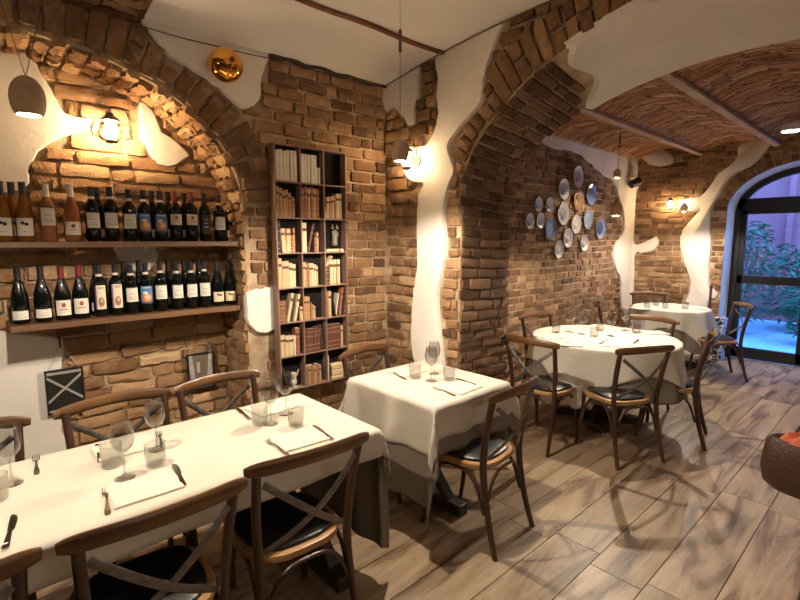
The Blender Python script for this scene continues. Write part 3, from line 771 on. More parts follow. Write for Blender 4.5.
# ------------------------------------------------------------------ CHAIRS
def make_chair():
    e = empty('crossback_chair', label='x', cat='chair'); KIDS[e.name] = []
    # seat ring and cushion
    def seat_outline(s):
        out = []
        for i in range(36):
            a = 2*PI*i/36; ca, sa = math.cos(a), math.sin(a); p = 2/3.2
            x = math.copysign(abs(ca)**p, ca)*(.205+.018*sa); y = math.copysign(abs(sa)**p, sa)*.205
            out.append((x*s, y*s))
        return out
    mb = MB(); o = seat_outline(1); k = 36
    prof = [(.90,.425),(1.0,.432),(1.02,.445),(1.0,.458),(.93,.462),(.80,.458),(.80,.43)]
    vs = [(x*a,y*a,z) for a,z in prof for x,y in o]; n = len(prof)
    mb.add(vs, [(j*k+i, j*k+(i+1)%k, ((j+1)%n)*k+(i+1)%k, ((j+1)%n)*k+i) for j in range(n) for i in range(k)])
    seat_ = mb.build('seat', M_SRING, e)
    mb = MB(); prof = [(.84,.452),(.88,.462),(.87,.474),(.78,.484),(.55,.490),(.25,.492),(.01,.492)]
    vs = [(x*a,y*a,z) for a,z in prof for x,y in o]; n = len(prof)
    mb.add(vs, [(j*k+i, j*k+(i+1)%k, (j+1)*k+(i+1)%k, (j+1)*k+i) for j in range(n-1) for i in range(k)]+[tuple(range(k))])
    mb.build('cushion', M_SEAT, seat_)
    for s in (-1,1):
        mb = MB(); mb.tube([(s*.190,.205,0),(s*.183,.180,.15),(s*.172,.165,.32),(s*.168,.158,.44)], .0165, n=12, smooth=5, taper=lambda t: .78+.3*t); mb.build('front_leg', M_WOOD, e)
        mb = MB(); mb.tube([(s*.200,-.285,0),(s*.190,-.235,.18),(s*.185,-.200,.38),(s*.188,-.195,.50),(s*.198,-.215,.66),(s*.206,-.250,.82),(s*.208,-.258,.855)], .0165, .019, n=12, smooth=5, up=(0,1,0), taper=lambda t: .78+.3*min(1,t*2.5)-.1*t); 
        mb.build('back_post', M_WOOD, e)
    mb = MB(); pts = []
    for i in range(25):
        t = -1+2*i/24; pts.append((t*.250, -.262-.050*(1-t*t)+.006, .850+.014*(1-t*t)))
    mb.tube(pts, .0125, .027, n=14, up=(0,0,1), taper=lambda t: .62+.38*min(1, 9*min(t,1-t))**.5)
    mb.build('top_rail', M_RAIL, e)
    for s in (-1,1):
        mb = MB(); pts = []
        for i in range(15):
            t = i/14; x = s*(-.188+ .350*t); z = .795-.300*t; y = -.262+.065*t-.055*math.sin(PI*t) - .004*s
            pts.append((x,y,z))
        mb.tube(pts, .0032, .0135, n=8, up=(s*.6,0,.7)); strap_ = mb.build('cross_strap', M_METAL, e)
    mb = MB(); mb.lathe([(.0001,-.012),(.010,-.011),(.010,.008),(.0001,.010)], (-.013,-.285,.645), n=12, axis=Matrix.Rotation(math.radians(90),3,'X')); mb.build('rivet', M_METAL, strap_)
    # bentwood braces under the seat
    def brace(a, b, top):
        a, b = Vector(a), Vector(b); mb = MB(); m_ = (a+b)/2; m_.z = top
        q1 = a.lerp(b,.12); q1.z = a.z+(top-a.z)*.62; q2 = a.lerp(b,.88); q2.z = b.z+(top-b.z)*.62
        mb.tube([a,q1,a.lerp(b,.28)*1.0+Vector((0,0,top-.012-a.lerp(b,.28).z)),m_,a.lerp(b,.72)+Vector((0,0,top-.012-a.lerp(b,.72).z)),q2,b], .009, n=8, smooth=5); mb.build('brace', M_WOOD, e)
    brace((-.178,.168,.21),(.178,.168,.21),.418)
    brace((-.190,-.215,.21),(.190,-.215,.21),.418)
    for s in (-1,1): brace((s*.182,.160,.21),(s*.190,-.205,.21),.418)
    return e
chair0 = make_chair(); used = False
def chair(x, y, deg, label, group=None, tz=0):
    """deg: heading of the sitter, 90 faces +y"""
    global used
    c = chair0 if not used else copy_tree(chair0)
    used = True
    c.location = (x,y,0); c.rotation_euler = (0,0,math.radians(deg-90)); c['label'] = label; c['category'] = 'chair'; c['group'] = group or 'cross-back chairs'
    return c
chair(.37,1.66,90.0,'dark cross-back chair in the foreground, its back right in front of the wine glasses setting')
chair(.905,1.70,86,'dark cross-back chair at the near right corner of the long table, its black seat showing')
chair(-.16,1.67,90,'dark cross-back chair cut off at the bottom left corner of the photo')
chair(-.08,2.27,-90,'orange-brown cross-back chair behind the long table at the left edge')
chair(.50,2.27,-90,'orange-brown cross-back chair behind the long table below the mirror with painted crossed bars')
chair(1.00,2.27,-86,'brown cross-back chair behind the long table below the pale hanging mirror')
chair(2.05,2.29,-82,'brown cross-back chair behind the small square table beside the bookcase')
chair(2.06,1.64,95,'dark cross-back chair on the near side of the small square table')
chair(3.42,1.98,0,'dark cross-back chair left of the round table, nearest the brick pier')
chair(3.63,1.50,63,'dark cross-back chair in front of the round table, its back towards the viewer')
chair(4.26,1.34,104,'dark cross-back chair right of the round table seen from its side')
chair(4.24,2.36,-100,'dark cross-back chair against the plate wall behind the round table')
chair(4.64,1.74,180,'brown cross-back chair behind the round table with its back to the last table')
chair(5.80,2.40,-64,'dark cross-back chair between the plate wall and the last table, seen end-on')
chair(6.57,1.60,124,'brown cross-back chair in front of the glass door')
chair(6.99,2.48,-150,'brown cross-back chair behind the last table against the far brick wall')

# ------------------------------------------------------------------ TABLES AND CLOTHS
def table_rect(x0,x1,y0,y1,label,legs):
    e = empty('dining_table', ((x0+x1)/2,(y0+y1)/2,0), label=label, cat='table'); KIDS[e.name] = []
    w_, d_ = x1-x0, y1-y0
    mb = MB(); mb.box((0,0,.735), (w_-.01,d_-.01,.035)); mb.build('table_top', M_TRES, e, smooth=False, bevel=.005)
    for lx in legs:
        mb = MB(); mb.box((lx,0,.40), (.08,.08,.64)); mb.box((lx,0,.70), (.07,d_*.72,.05)); mb.box((lx,0,.035), (.08,d_*.82,.07))
        for s in (-1,1): mb.box((lx,s*.10,.15), (.06,.05,.24), rot=Matrix.Rotation(s*math.radians(42),3,'X'))
        mb.build('pedestal', M_TRES, e, smooth=False, bevel=.006)
    return e
table_rect(-.75,1.35,1.62,2.31,'long dining table under the cream cloth along the wine wall',(-.3,.9))
table_rect(1.75,2.40,1.64,2.36,'small square dining table under the cloth beside the pier',(0,))
def round_table(x,y,r,label):
    e = empty('round_dining_table', (x,y,0), label=label, cat='table'); KIDS[e.name] = []
    mb = MB(); mb.lathe([(.0001,.718),(r-.01,.718),(r,.735),(r-.008,.752),(.0001,.752)], n=48); mb.build('table_top', M_TRES, e)
    mb = MB(); mb.lathe([(.0001,.0),(.09,.02),(.06,.12),(.045,.3),(.05,.6),(.09,.718),(.0001,.718)], n=20)
    for k in range(4): mb.box((.17*math.cos(k*PI/2+.4), .17*math.sin(k*PI/2+.4), .04), (.36,.07,.07), rz=k*PI/2+.4)
    mb.build('pedestal', M_TRES, e)
    return e
round_table(4.18,1.87,.60,'round dining table under a cream cloth before the plate wall')
round_table(6.70,2.15,.43,'small round dining table near the far wall and the door')

def drape_rect(name, mat, x0,x1,y0,y1, z, ov, label, cat='tablecloth', seed=1, step=.022, flare=.10, rip=.012, rf=16, group=None, th=.0025):
    """ov = overhang (left,right,front,back); corners fall as folded points"""
    rng = random.Random(seed); l, r, f, b = ov; mb = MB()
    nx_ = int((x1-x0+l+r)/step); ny_ = int((y1-y0+f+b)/step); vs = []
    for j in range(ny_+1):
        for i in range(nx_+1):
            u = x0-l+(x1-x0+l+r)*i/nx_; v = y0-f+(y1-y0+f+b)*j/ny_
            du = u-x1 if u > x1 else (u-x0 if u < x0 else 0); dv = v-y1 if v > y1 else (v-y0 if v < y0 else 0)
            cx, cy = min(max(u,x0),x1), min(max(v,y0),y1); q = math.hypot(du,dv)
            if q < 1e-6: vs.append(Vector((u,v,z+.0012*mnoise.noise(Vector((u*6,v*6,seed)))))); continue
            wr = .006*min(1,q/.12)*mnoise.noise(Vector((u*9,v*9,seed*3.1)))
            both = abs(du) > 0 and abs(dv) > 0
            ang = math.atan2(dv,du); s_ = (u if abs(dv) > abs(du) else v)
            w_ = min(1, q/.25)
            amp = rip*w_*(math.sin(s_*rf+seed)+.6*math.sin(s_*rf*1.9+seed*2.3))
            out = .008+flare*q*.35 + amp
            out += wr
            if both:
                fold = abs(math.sin(2*ang)); out += (.20*fold*q + .010*math.sin(ang*7+seed))
            rr = .012; c = min(q, rr); drop = q if q > rr else q*q/(2*rr)*.6+q*.2
            vs.append(Vector((cx+math.cos(ang)*min(out,q), cy+math.sin(ang)*min(out,q), z-max(0,drop-.004))))
    mb.add(vs, [(j*(nx_+1)+i, j*(nx_+1)+i+1, (j+1)*(nx_+1)+i+1, (j+1)*(nx_+1)+i) for j in range(ny_) for i in range(nx_)])
    o = mb.build(name, mat, angle=0); KIDS[o.name] = []
    sd = o.modifiers.new('s','SOLIDIFY'); sd.thickness = th; sd.offset = 1
    return tag(o, label, cat, group)
def drape_round(name, mat, cx0, cy0, R_, half, z, label, rot=0, seed=1, rip=.03, k=9, flare=.22, maxd=9):
    mb = MB(); vs = []; NA = 120; NR = 44
    for j in range(NR+1):
        for i in range(NA):
            a = 2*PI*i/NA; ca, sa = math.cos(a-rot), math.sin(a-rot)
            ext = min(half/max(abs(ca),abs(sa),1e-6), R_+maxd); ext = min(ext, half*1.36)
            rr = ext*j/NR
            if rr <= R_: vs.append(Vector((cx0+rr*math.cos(a), cy0+rr*math.sin(a), z)))
            else:
                d_ = rr-R_; w_ = min(1,d_/.3)
                o_ = R_+.004+flare*d_*.35+ rip*w_*(.5+.5*math.sin(a*k+seed))+.006*w_*math.sin(a*k*2.3)
                vs.append(Vector((cx0+o_*math.cos(a), cy0+o_*math.sin(a), z-max(0,d_-.004))))
    fs = [(j*NA+i, j*NA+(i+1)%NA, (j+1)*NA+(i+1)%NA, (j+1)*NA+i) for j in range(NR) for i in range(NA)]
    mb.add(vs, fs); o = mb.build(name, mat, angle=0); KIDS[o.name] = []
    sd = o.modifiers.new('s','SOLIDIFY'); sd.thickness = .0025; sd.offset = 1
    return tag(o, label, 'tablecloth')
ZT = .762
drape_rect('undercloth', M_TAUPE, -.75,1.346,1.627,2.306, .7545, (.3,.60,.11,.5), 'taupe undercloth hanging nearly to the floor at the end of the long table', seed=3, rip=.010, rf=18, flare=.06)
drape_rect('tablecloth', M_CLOTH, -.75,1.357,1.615,2.318, ZT, (.3,.19,.125,.15), 'long cream tablecloth on the table along the wine wall', seed=3, rip=.006, rf=18, flare=.12)
drape_rect('undercloth', M_TAUPE, 1.758,2.392,1.648,2.352, .7545, (.56,.38,.27,.4), 'taupe undercloth hanging below the cream cloth of the small square table', seed=6, rip=.012, rf=17, flare=.08)
drape_rect('tablecloth', M_CLOTH, 1.747,2.403,1.637,2.363, ZT, (.27,.24,.18,.25), 'cream tablecloth with a hanging corner on the small square table', seed=6, rip=.017, rf=17, flare=.16)
drape_round('undercloth', M_TAUPE, 4.18,1.87, .596, .99, .7545, 'taupe undercloth below the cream cloth of the round table', rot=math.radians(54), seed=2, rip=.045, k=8, flare=.14, maxd=.42)
drape_round('tablecloth', M_CLOTH, 4.18,1.87, .608, .80, ZT, 'cream tablecloth with a long front point on the round table', rot=math.radians(23+45-14), seed=2, rip=.055, k=8)
drape_round('undercloth', M_TAUPE, 6.70,2.15, .424, .85, .7545, 'taupe undercloth of the small round table near the far wall', rot=.5, seed=1, rip=.05, k=9, flare=.12, maxd=.5)
drape_round('tablecloth', M_CLOTH, 6.70,2.15, .438, .64, ZT, 'cream scalloped tablecloth of the small round table near the far wall', rot=.3, seed=1, rip=.085, k=9)
ZC = ZT+.003

# ------------------------------------------------------------------ GLASSES, CUTLERY, NAPKINS
WG = [(.0001,.001),(.034,.001),(.035,.003),(.020,.006),(.006,.012),(.0038,.03),(.0036,.085),(.006,.095),(.018,.104),(.033,.122),(.039,.145),(.038,.170),(.033,.198),(.030,.212),(.0292,.212),(.0322,.198),(.037,.170),(.038,.146),(.032,.124),(.016,.107),(.0001,.102)]
TG = [(.0001,.001),(.030,.001),(.034,.004),(.037,.045),(.038,.088),(.037,.088),(.036,.045),(.032,.010),(.0001,.009)]
mb = MB(); mb.lathe(WG, n=36); g = mb.build('wine_glass', M_GLASS, angle=0); KIDS[g.name] = []
mb = MB(); mb.lathe(TG, n=36); tg = mb.build('tumbler', M_GLASS, angle=50); KIDS[tg.name] = []
first = {}
def put(src, loc, rz, label, cat, group):
    if src.name in first: o = src.copy(); COL.objects.link(o)
    else: o = src; first[src.name] = 1
    o.location = loc; o.rotation_euler = (0,0,rz); tag(o, label, cat, group); return o
def wg(u, v, label, z=ZC, s=1): 
    p = pz(u,v,z); o = put(g, p, u*.1, label, 'glass', 'wine glasses'); o.scale = (s,s,s)
def tu(u, v, label, z=ZC):
    p = pz(u,v,z); put(tg, p, u*.1, label, 'glass', 'water tumblers')
wg(125,478,'tall wine glass nearest the viewer on the long table, between two tumblers')
wg(157,450,'wine glass just behind the second tumbler on the left half of the long table')
wg(12,484,'wine glass at the left edge of the photo on the long table')
wg(271,424,'left one of the two wine glasses on the right half of the long table')
wg(286,414,'right, farther one of two wine glasses on the long table\'s right half')
tu(112,466,'water tumbler left of the tall near wine glass on the long table')
tu(156,465,'water tumbler right of the tall near wine glass on the long table')
tu(-4,500,'water tumbler cut off by the left edge of the photo')
tu(260,424,'water tumbler beside the left glass on the right half of the long table')
tu(296,426,'water tumbler right of the glasses on the right half of the long table')
wg(431,381,'wine glass nearer the viewer on the small square table')
wg(434,374,'wine glass just behind another one on the small square table')
tu(415,378,'water tumbler left of the glasses on the small square table')
tu(449,380,'water tumbler right of the glasses on the small square table')
wg(570,332,'leftmost wine glass on the round table'); wg(582,334,'second wine glass from the left on the round table')
wg(611,336,'wine glass in the middle of the round table'); wg(625,331,'rightmost wine glass on the round table')
tu(556,333,'leftmost water tumbler on the round table'); tu(594,337,'second water tumbler from the left on the round table')
tu(600,331,'farthest water tumbler on the round table'); tu(636,333,'rightmost water tumbler on the round table')
tu(647,308,'leftmost water tumbler on the last table'); tu(656,305.5,'farthest water tumbler on the last table')
tu(665,308,'water tumbler in the middle of the last table'); tu(685,309,'rightmost water tumbler on the last table')
# fork and knife, length along +y, handle end at the origin
def ribbon(mb, secs, dz=.0016):
    """secs: (y, half width, z, x centre)"""
    vs = []
    for y, hw, z, xc in secs: vs += [(xc-hw,y,z),(xc+hw,y,z),(xc+hw,y,z+dz),(xc-hw,y,z+dz)]
    k = len(secs); fs = []
    for i in range(k-1):
        for a in range(4): fs.append((i*4+a, i*4+(a+1)%4, (i+1)*4+(a+1)%4, (i+1)*4+a))
    fs += [(3,2,1,0), tuple((k-1)*4+a for a in range(4))]; mb.add(vs, fs)
mb = MB(); ribbon(mb, [(0,.004,.001,0),(.006,.0085,.001,0),(.03,.009,.002,0),(.07,.005,.005,0),(.11,.003,.008,0),(.13,.004,.007,0),(.140,.011,.004,0),(.155,.0125,.0015,0)])
for k in range(4): ribbon(mb, [(.154,.0017,.0015,-.0105+.007*k),(.175,.0015,.0015,-.0105+.007*k),(.195,.0011,.006,-.0105+.007*k)])
fork = mb.build('fork', M_STEEL, smooth=False); KIDS[fork.name] = []
mb = MB(); ribbon(mb, [(0,.005,.001,0),(.005,.009,.001,0),(.05,.0075,.002,0),(.09,.006,.002,0),(.10,.005,.002,0)], .005); ribbon(mb, [(.099,.006,.003,0),(.11,.009,.003,.001),(.16,.0105,.003,.001),(.19,.009,.003,-.001),(.205,.003,.003,-.005)], .0014)
knife = mb.build('table_knife', M_STEEL, smooth=False); KIDS[knife.name] = []
def lay(src, a, b, label, cat, z=ZC, group='cutlery on the tables'):
    """a: pixel of the handle end, b: of the tip"""
    A, B = pz(*a,z), pz(*b,z); d_ = B-A; rz = math.atan2(-d_.x, d_.y)
    L_ = .200; m_ = (A+B)/2; dirv = Vector((-math.sin(rz), math.cos(rz), 0))
    put(src, m_-dirv*L_/2, rz, label, cat, group)
mbn = MB(); mbn.box((0,0,.0028), (.215,.175,.0022)); mbn.box((.002,.0,.0055), (.21,.17,.0022)); mbn.box((.0,.001,.0008),(.213,.173,.0012))
nap = mbn.build('napkin', M_NAPK, smooth=False, bevel=.001); KIDS[nap.name] = []
def np_(x, y, rz, label): put(nap, (x,y,ZC), math.radians(rz), label, 'napkin', 'folded napkins')
np_(.41,1.757,-2,'folded cream napkin in front of the tall near wine glass on the long table')
np_(.44,2.17,0,'folded cream napkin at the far edge of the long table, behind the left tumblers')
np_(1.02,1.755,-4,'folded cream napkin near the right end of the long table, fork on its left')
np_(1.12,2.19,4,'folded cream napkin behind the right pair of wine glasses on the long table')
np_(-.03,2.17,0,'folded cream napkin by the left-edge wine glass on the long table')
np_(-.07,1.76,0,'folded cream napkin at the left edge of the photo beside the knife')
np_(2.09,1.76,3,'folded cream napkin on the near side of the small square table')
np_(2.10,2.22,0,'folded cream napkin on the far side of the small square table')
for (u,v,rz,lb) in [(548,337,70,'folded cream napkin at the left rim of the round table'),(571,344,30,'folded cream napkin at the front left of the round table'),
                    (615,345,15,'folded cream napkin at the front of the round table'),(654,333,-40,'folded cream napkin at the right rim of the round table'),(600,326.5,0,'folded cream napkin at the back of the round table')]:
    p = pz(u,v,ZC); np_(p.x,p.y,rz,lb)
for (u,v,rz,lb) in [(640,308.5,60,'folded cream napkin at the left rim of the last table'),(700,308.5,40,'folded cream napkin at the right rim of the last table')]:
    p = pz(u,v,ZC); np_(p.x,p.y,rz,lb)
lay(fork,(108,517),(106,487),'fork left of the near napkin on the long table','fork')
lay(knife,(186,491),(173,462),'knife right of the near napkin on the long table','knife')
lay(fork,(37,476),(36,455),'fork behind the left-edge wine glass on the long table','fork')
lay(knife,(5,552),(15,515),'knife by the bottom left corner of the long table','knife')
lay(fork,(290,457),(266,440),'fork near the right end of the long table','fork')
lay(knife,(333,441),(314,426),'knife at the right end of the long table','knife')
lay(knife,(251,421),(236,408),'knife at the far edge of the long table beside the right napkin','knife')
lay(fork,(163,449),(158,432),'fork at the far edge of the long table behind the second wine glass','fork')
lay(knife,(100,462),(98,446),'knife at the far edge of the long table left of the tumbler','knife')
lay(fork,(457,397),(431,387),'fork on the near side of the small square table','fork')
lay(knife,(480,387),(457,379),'knife on the near side of the small square table','knife')
lay(knife,(389,371),(408,381),'knife at the left rim of the small square table','knife')
lay(knife,(560,344),(584,341),'knife at the front left of the round table','knife')
lay(fork,(600,344),(607,341),'fork at the front of the round table','fork')
lay(knife,(632,345),(640,339),'knife at the front right of the round table','knife')
lay(fork,(530,336),(552,335),'fork at the left rim of the round table','fork')

# ------------------------------------------------------------------ WINE SHELVES AND BOTTLES
SY0, SY1 = 3.02, NB-.03
for z, lab in ((1.612,'long walnut shelf holding the upper row of bottles'),(1.192,'long walnut shelf holding the lower row of bottles')):
    x0s = -.6 if z > 1.5 else .16
    mb = MB(); mb.box(((x0s+1.345)/2,(SY0+SY1)/2,z-.016), (1.345-x0s, SY1-SY0, .03)); o = mb.build('wall_shelf', M_SHELF, smooth=False, bevel=.003); KIDS[o.name] = []; tag(o, lab, 'shelf')
M_BOT = nmat('dark_bottle_glass', (.004,.005,.004), .05, spec=.35)
M_AMB = nmat('amber_bottle', (.30,.10,.012), .04, trans=.35)
M_ROSE = nmat('rose_bottle', (.50,.20,.08), .04, trans=.5)
M_FBLK = nmat('black_capsule', (.015,.012,.012), .35); M_FRED = nmat('red_capsule', (.18,.02,.02), .35); M_FSIL = nmat('pale_capsule', (.62,.56,.50), .4)
M_FWB = nmat('black_white_capsule', (.5,.48,.45), .4)
def label_mat(name, paper, kind):
    m = bpy.data.materials.new(name); m.use_nodes = True; t = m.node_tree; b = t.nodes['Principled BSDF']; b.inputs['Roughness'].default_value = .7
    co = t.nodes.new('ShaderNodeTexCoord'); uv = co.outputs['UV']
    def val(sock_in, *a):
        n = t.nodes.new('ShaderNodeMath'); n.operation = a[0]; t.links.new(sock_in, n.inputs[0])
        for i, v in enumerate(a[1:]): 
            if isinstance(v,(int,float)): n.inputs[i+1].default_value = v
            else: t.links.new(v, n.inputs[i+1])
        return n.outputs[0]
    sp = t.nodes.new('ShaderNodeSeparateXYZ'); t.links.new(uv, sp.inputs[0]); X, Y = sp.outputs[0], sp.outputs[1]
    def mix(f, a, c):
        n = t.nodes.new('ShaderNodeMix'); n.data_type = 'RGBA'; t.links.new(f, n.inputs[0])
        (t.links.new(a, n.inputs[6]) if not isinstance(a, tuple) else setattr(n.inputs[6],'default_value',(*a,1)))
        (t.links.new(c, n.inputs[7]) if not isinstance(c, tuple) else setattr(n.inputs[7],'default_value',(*c,1)))
        return n.outputs[2]
    def blob(cx, cy, rx, ry):
        dx = val(val(X,'SUBTRACT',cx),'DIVIDE',rx); dy = val(val(Y,'SUBTRACT',cy),'DIVIDE',ry)
        d_ = val(val(dx,'MULTIPLY',dx),'ADD',val(dy,'MULTIPLY',dy)); return val(d_,'LESS_THAN',1.0)
    def band(y0, y1, x0=.2, x1=.8):
        a = val(val(Y,'GREATER_THAN',y0),'MULTIPLY',val(Y,'LESS_THAN',y1)); c = val(val(X,'GREATER_THAN',x0),'MULTIPLY',val(X,'LESS_THAN',x1)); return val(a,'MULTIPLY',c)
    if kind == 'lines':
        c = mix(band(.18,.22), paper, (.3,.25,.2)); c = mix(band(.30,.33), c, (.3,.25,.2)); c = mix(band(.52,.57,.3,.7), c, (.35,.3,.25)); c = mix(band(.93,1,0,1), c, (.04,.04,.04))
    elif kind == 'dot': c = mix(blob(.38,.72,.10,.10), paper, (.02,.02,.02)); c = mix(blob(.58,.66,.12,.10), c, (.02,.02,.02)); c = mix(band(.22,.25,.3,.7), c, (.4,.35,.3))
    elif kind == 'crest': c = mix(blob(.5,.68,.13,.15), paper, (.32,.06,.04)); c = mix(band(.35,.42,.25,.75), c, (.35,.12,.08)); c = mix(band(.2,.23,.3,.7), c, (.4,.3,.25))
    elif kind == 'scene':
        c = mix(blob(.5,.35,.42,.26), paper, (.55,.20,.06)); c = mix(blob(.55,.38,.24,.15), c, (.62,.45,.25)); c = mix(blob(.4,.62,.2,.08), c, (.6,.65,.7)); c = mix(band(0,.10,0,1), c, (.03,.05,.12)); c = mix(band(.88,.93,.2,.8), c, (.6,.6,.55))
    elif kind == 'portrait':
        c = mix(blob(.55,.30,.26,.20), paper, (.28,.14,.07)); c = mix(blob(.58,.36,.12,.09), c, (.55,.40,.26)); c = mix(band(0,1,0,.16), c, (.16,.05,.14)); c = mix(band(.85,.93,.3,.9), c, (.5,.3,.25))
    elif kind == 'darklines': c = mix(band(.3,.36,.3,.7), paper, (.25,.25,.25)); c = mix(band(.5,.56,.3,.7), c, (.25,.25,.25)); c = mix(band(.7,.76,.3,.7), c, (.25,.25,.25))
    t.links.new(c, b.inputs['Base Color']); return m
LM = dict(white=label_mat('white_label',(.66,.63,.56),'lines'), dot=label_mat('dotted_label',(.68,.65,.57),'dot'), crest=label_mat('crest_label',(.68,.64,.54),'crest'),
          blue=label_mat('blue_picture_label',(.07,.18,.38),'scene'), port=label_mat('portrait_label',(.64,.58,.46),'portrait'), cream=label_mat('cream_label',(.66,.58,.38),'dot'),
          dark=label_mat('dark_label',(.02,.02,.02),'darklines'), creamc=label_mat('cream_crest_label',(.62,.55,.38),'crest'))
def bottle(kind):
    r = .037
    bord = [(.0001,.004),(.030,.0),(r,.006),(r,.188),(.0345,.204),(.024,.220),(.0165,.232),(.0150,.245),(.0145,.296),(.0155,.297),(.0155,.302),(.0001,.302)]
    burg = [(.0001,.004),(.032,.0),(.0405,.006),(.0405,.125),(.039,.150),(.032,.180),(.022,.212),(.0160,.236),(.0145,.25),(.0140,.294),(.0155,.295),(.0155,.300),(.0001,.300)]
    slim = [(a*(.92 if a > .02 else 1), z) for a,z in bord]
    spec = dict(bw=(bord,M_BOT,M_FBLK,'white',.075,.165,r), bb=(bord,M_BOT,M_FBLK,'blue',.055,.165,r), bp=(bord,M_BOT,M_FBLK,'port',.045,.185,r), br=(bord,M_BOT,M_FRED,'creamc',.10,.165,r),
                sb=(slim,M_BOT,M_FBLK,'dark',.05,.17,r*.92), rf=(bord,M_ROSE,M_FSIL,'white',.085,.185,r), rb=(burg,M_ROSE,M_FSIL,'crest',.035,.105,.0405),
                am=(burg,M_AMB,M_FBLK,'dot',.03,.12,.0405), bl=(burg,M_BOT,M_FBLK,'white',.025,.075,.0405), bc=(burg,M_BOT,M_FRED,'crest',.03,.115,.0405), by=(burg,M_BOT,M_FBLK,'cream',.03,.095,.0405))[kind]
    prof, gm, fm, lk, z0, z1, lr = spec
    e = empty('wine_bottle', label='x', cat='bottle'); KIDS[e.name] = []
    mb = MB(); mb.lathe(prof, n=24); mb.build('bottle_glass', gm, e, angle=60)
    mb = MB(); mb.lathe([(.0163,.236),(.0156,.248),(.0152,.296),(.0162,.2965),(.0162,.304),(.0001,.305)], n=20); mb.build('capsule', fm, e, angle=60)
    if kind in ('bw','bb','bp'): mb = MB(); mb.lathe([(.0170,.236),(.0164,.242),(.0160,.250)], n=20); mb.build('neck_band', M_FSIL, e)
    # label wraps the front (-y)
    me = bpy.data.meshes.new('front_label'); K_ = 12; vs = []; fs = []; uvs = []
    A_ = math.radians(56 if kind != 'bp' else 46)
    for i in range(K_+1):
        a = -A_+2*A_*i/K_
        for z in (z0,z1): vs.append(((lr+.0006)*math.sin(a), -(lr+.0006)*math.cos(a), z)); uvs.append((i/K_, 0 if z == z0 else 1))
    fs = [(2*i,2*i+2,2*i+3,2*i+1) for i in range(K_)]
    me.from_pydata(vs, [], fs); me.materials.append(LM[lk]); ul = me.uv_layers.new()
    for l_ in me.loops: ul.data[l_.index].uv = uvs[l_.vertex_index]
    me.polygons.foreach_set('use_smooth',[True]*len(me.polygons))
    o = bpy.data.objects.new('front_label', me); COL.objects.link(o); o.parent = e; KIDS[e.name].append(o)
    return e
KN = dict(bw='dark bottle with a square white label', bb='dark bottle with a blue picture label', bp='dark bottle with a tall portrait label', br='dark bottle with red capsule, small label',
          sb='slim all-black bottle', rf='pink bottle with a high white label', rb='pink bottle with a low crest label', am='amber bottle with black capsule',
          bl='dark sloping bottle with a narrow low label', bc='dark bottle with a red crest label', by='dark sloping bottle with a cream label')
protoB = {}
ORD = ['first','second','third','fourth','fifth','sixth','seventh','eighth','ninth','tenth','eleventh','twelfth','thirteenth','fourteenth','fifteenth','sixteenth','seventeenth','eighteenth']
def place_bottle(kind, x, y, z, label, group, tw=0, s=1):
    if kind in protoB: o = copy_tree(protoB[kind])
    else: o = protoB[kind] = bottle(kind)
    o.location = (x,y,z); o.rotation_euler = (0,0,tw); o.scale = (s,s,s); o['label'] = label; o['category'] = 'bottle'; o['group'] = group
rng = random.Random(77)
up = [(5,'am'),(27,'am'),(50,'rf'),(74,'rb'),(94,'bw'),(113,'bw'),(131,'bw'),(146,'bb'),(162,'bb'),(177,'br'),(192,'br'),(206,'sb'),(220,'bw')]
for i,(u,k) in enumerate(up):
    x = py(u,241,3.12).x; tw = math.atan2(-x, 3.12)*.9
    place_bottle(k, x, 3.12+rng.uniform(-.008,.008), 1.612, '%s, %s in the front row, upper shelf' % (KN[k], ORD[i]), 'bottles on the upper shelf', -tw*.0+rng.uniform(-.1,.1)+ math.atan2(-x,3.12)*-.5*-1, rng.uniform(.97,1.0))
for i,u in enumerate((16,100,154,170,186,231)):
    x = py(u,241,3.22).x; place_bottle('am' if u == 16 else 'bl', x, 3.215, 1.612, '%s, %s in the back row, upper shelf' % (KN['am' if u == 16 else 'bl'], ORD[i]), 'bottles on the upper shelf', 0, 1.0)
lo = [(21,'bl'),(44,'bl'),(64,'bc'),(82,'bc'),(102,'bp'),(118,'bp'),(133,'bw'),(148,'bb'),(163,'bw'),(179,'bw'),(193,'bw'),(206,'bw'),(219,'by'),(231,'by')]
for i,(u,k) in enumerate(lo):
    x = py(u,315,3.12).x; x = max(x, .215)
    place_bottle(k, x, 3.12+rng.uniform(-.006,.006), 1.192, '%s, %s in the front row, lower shelf' % (KN[k], ORD[i]), 'bottles on the lower shelf', rng.uniform(-.1,.1)-.15, rng.uniform(.95,.98))
for i,u in enumerate((98,126,141,170,186,200)):
    x = py(u,305,3.22).x; place_bottle('bl', x, 3.218, 1.192, 'dark bottle half hidden, %s from left in the back row, lower shelf' % ORD[i], 'bottles on the lower shelf', 0, 1.0)

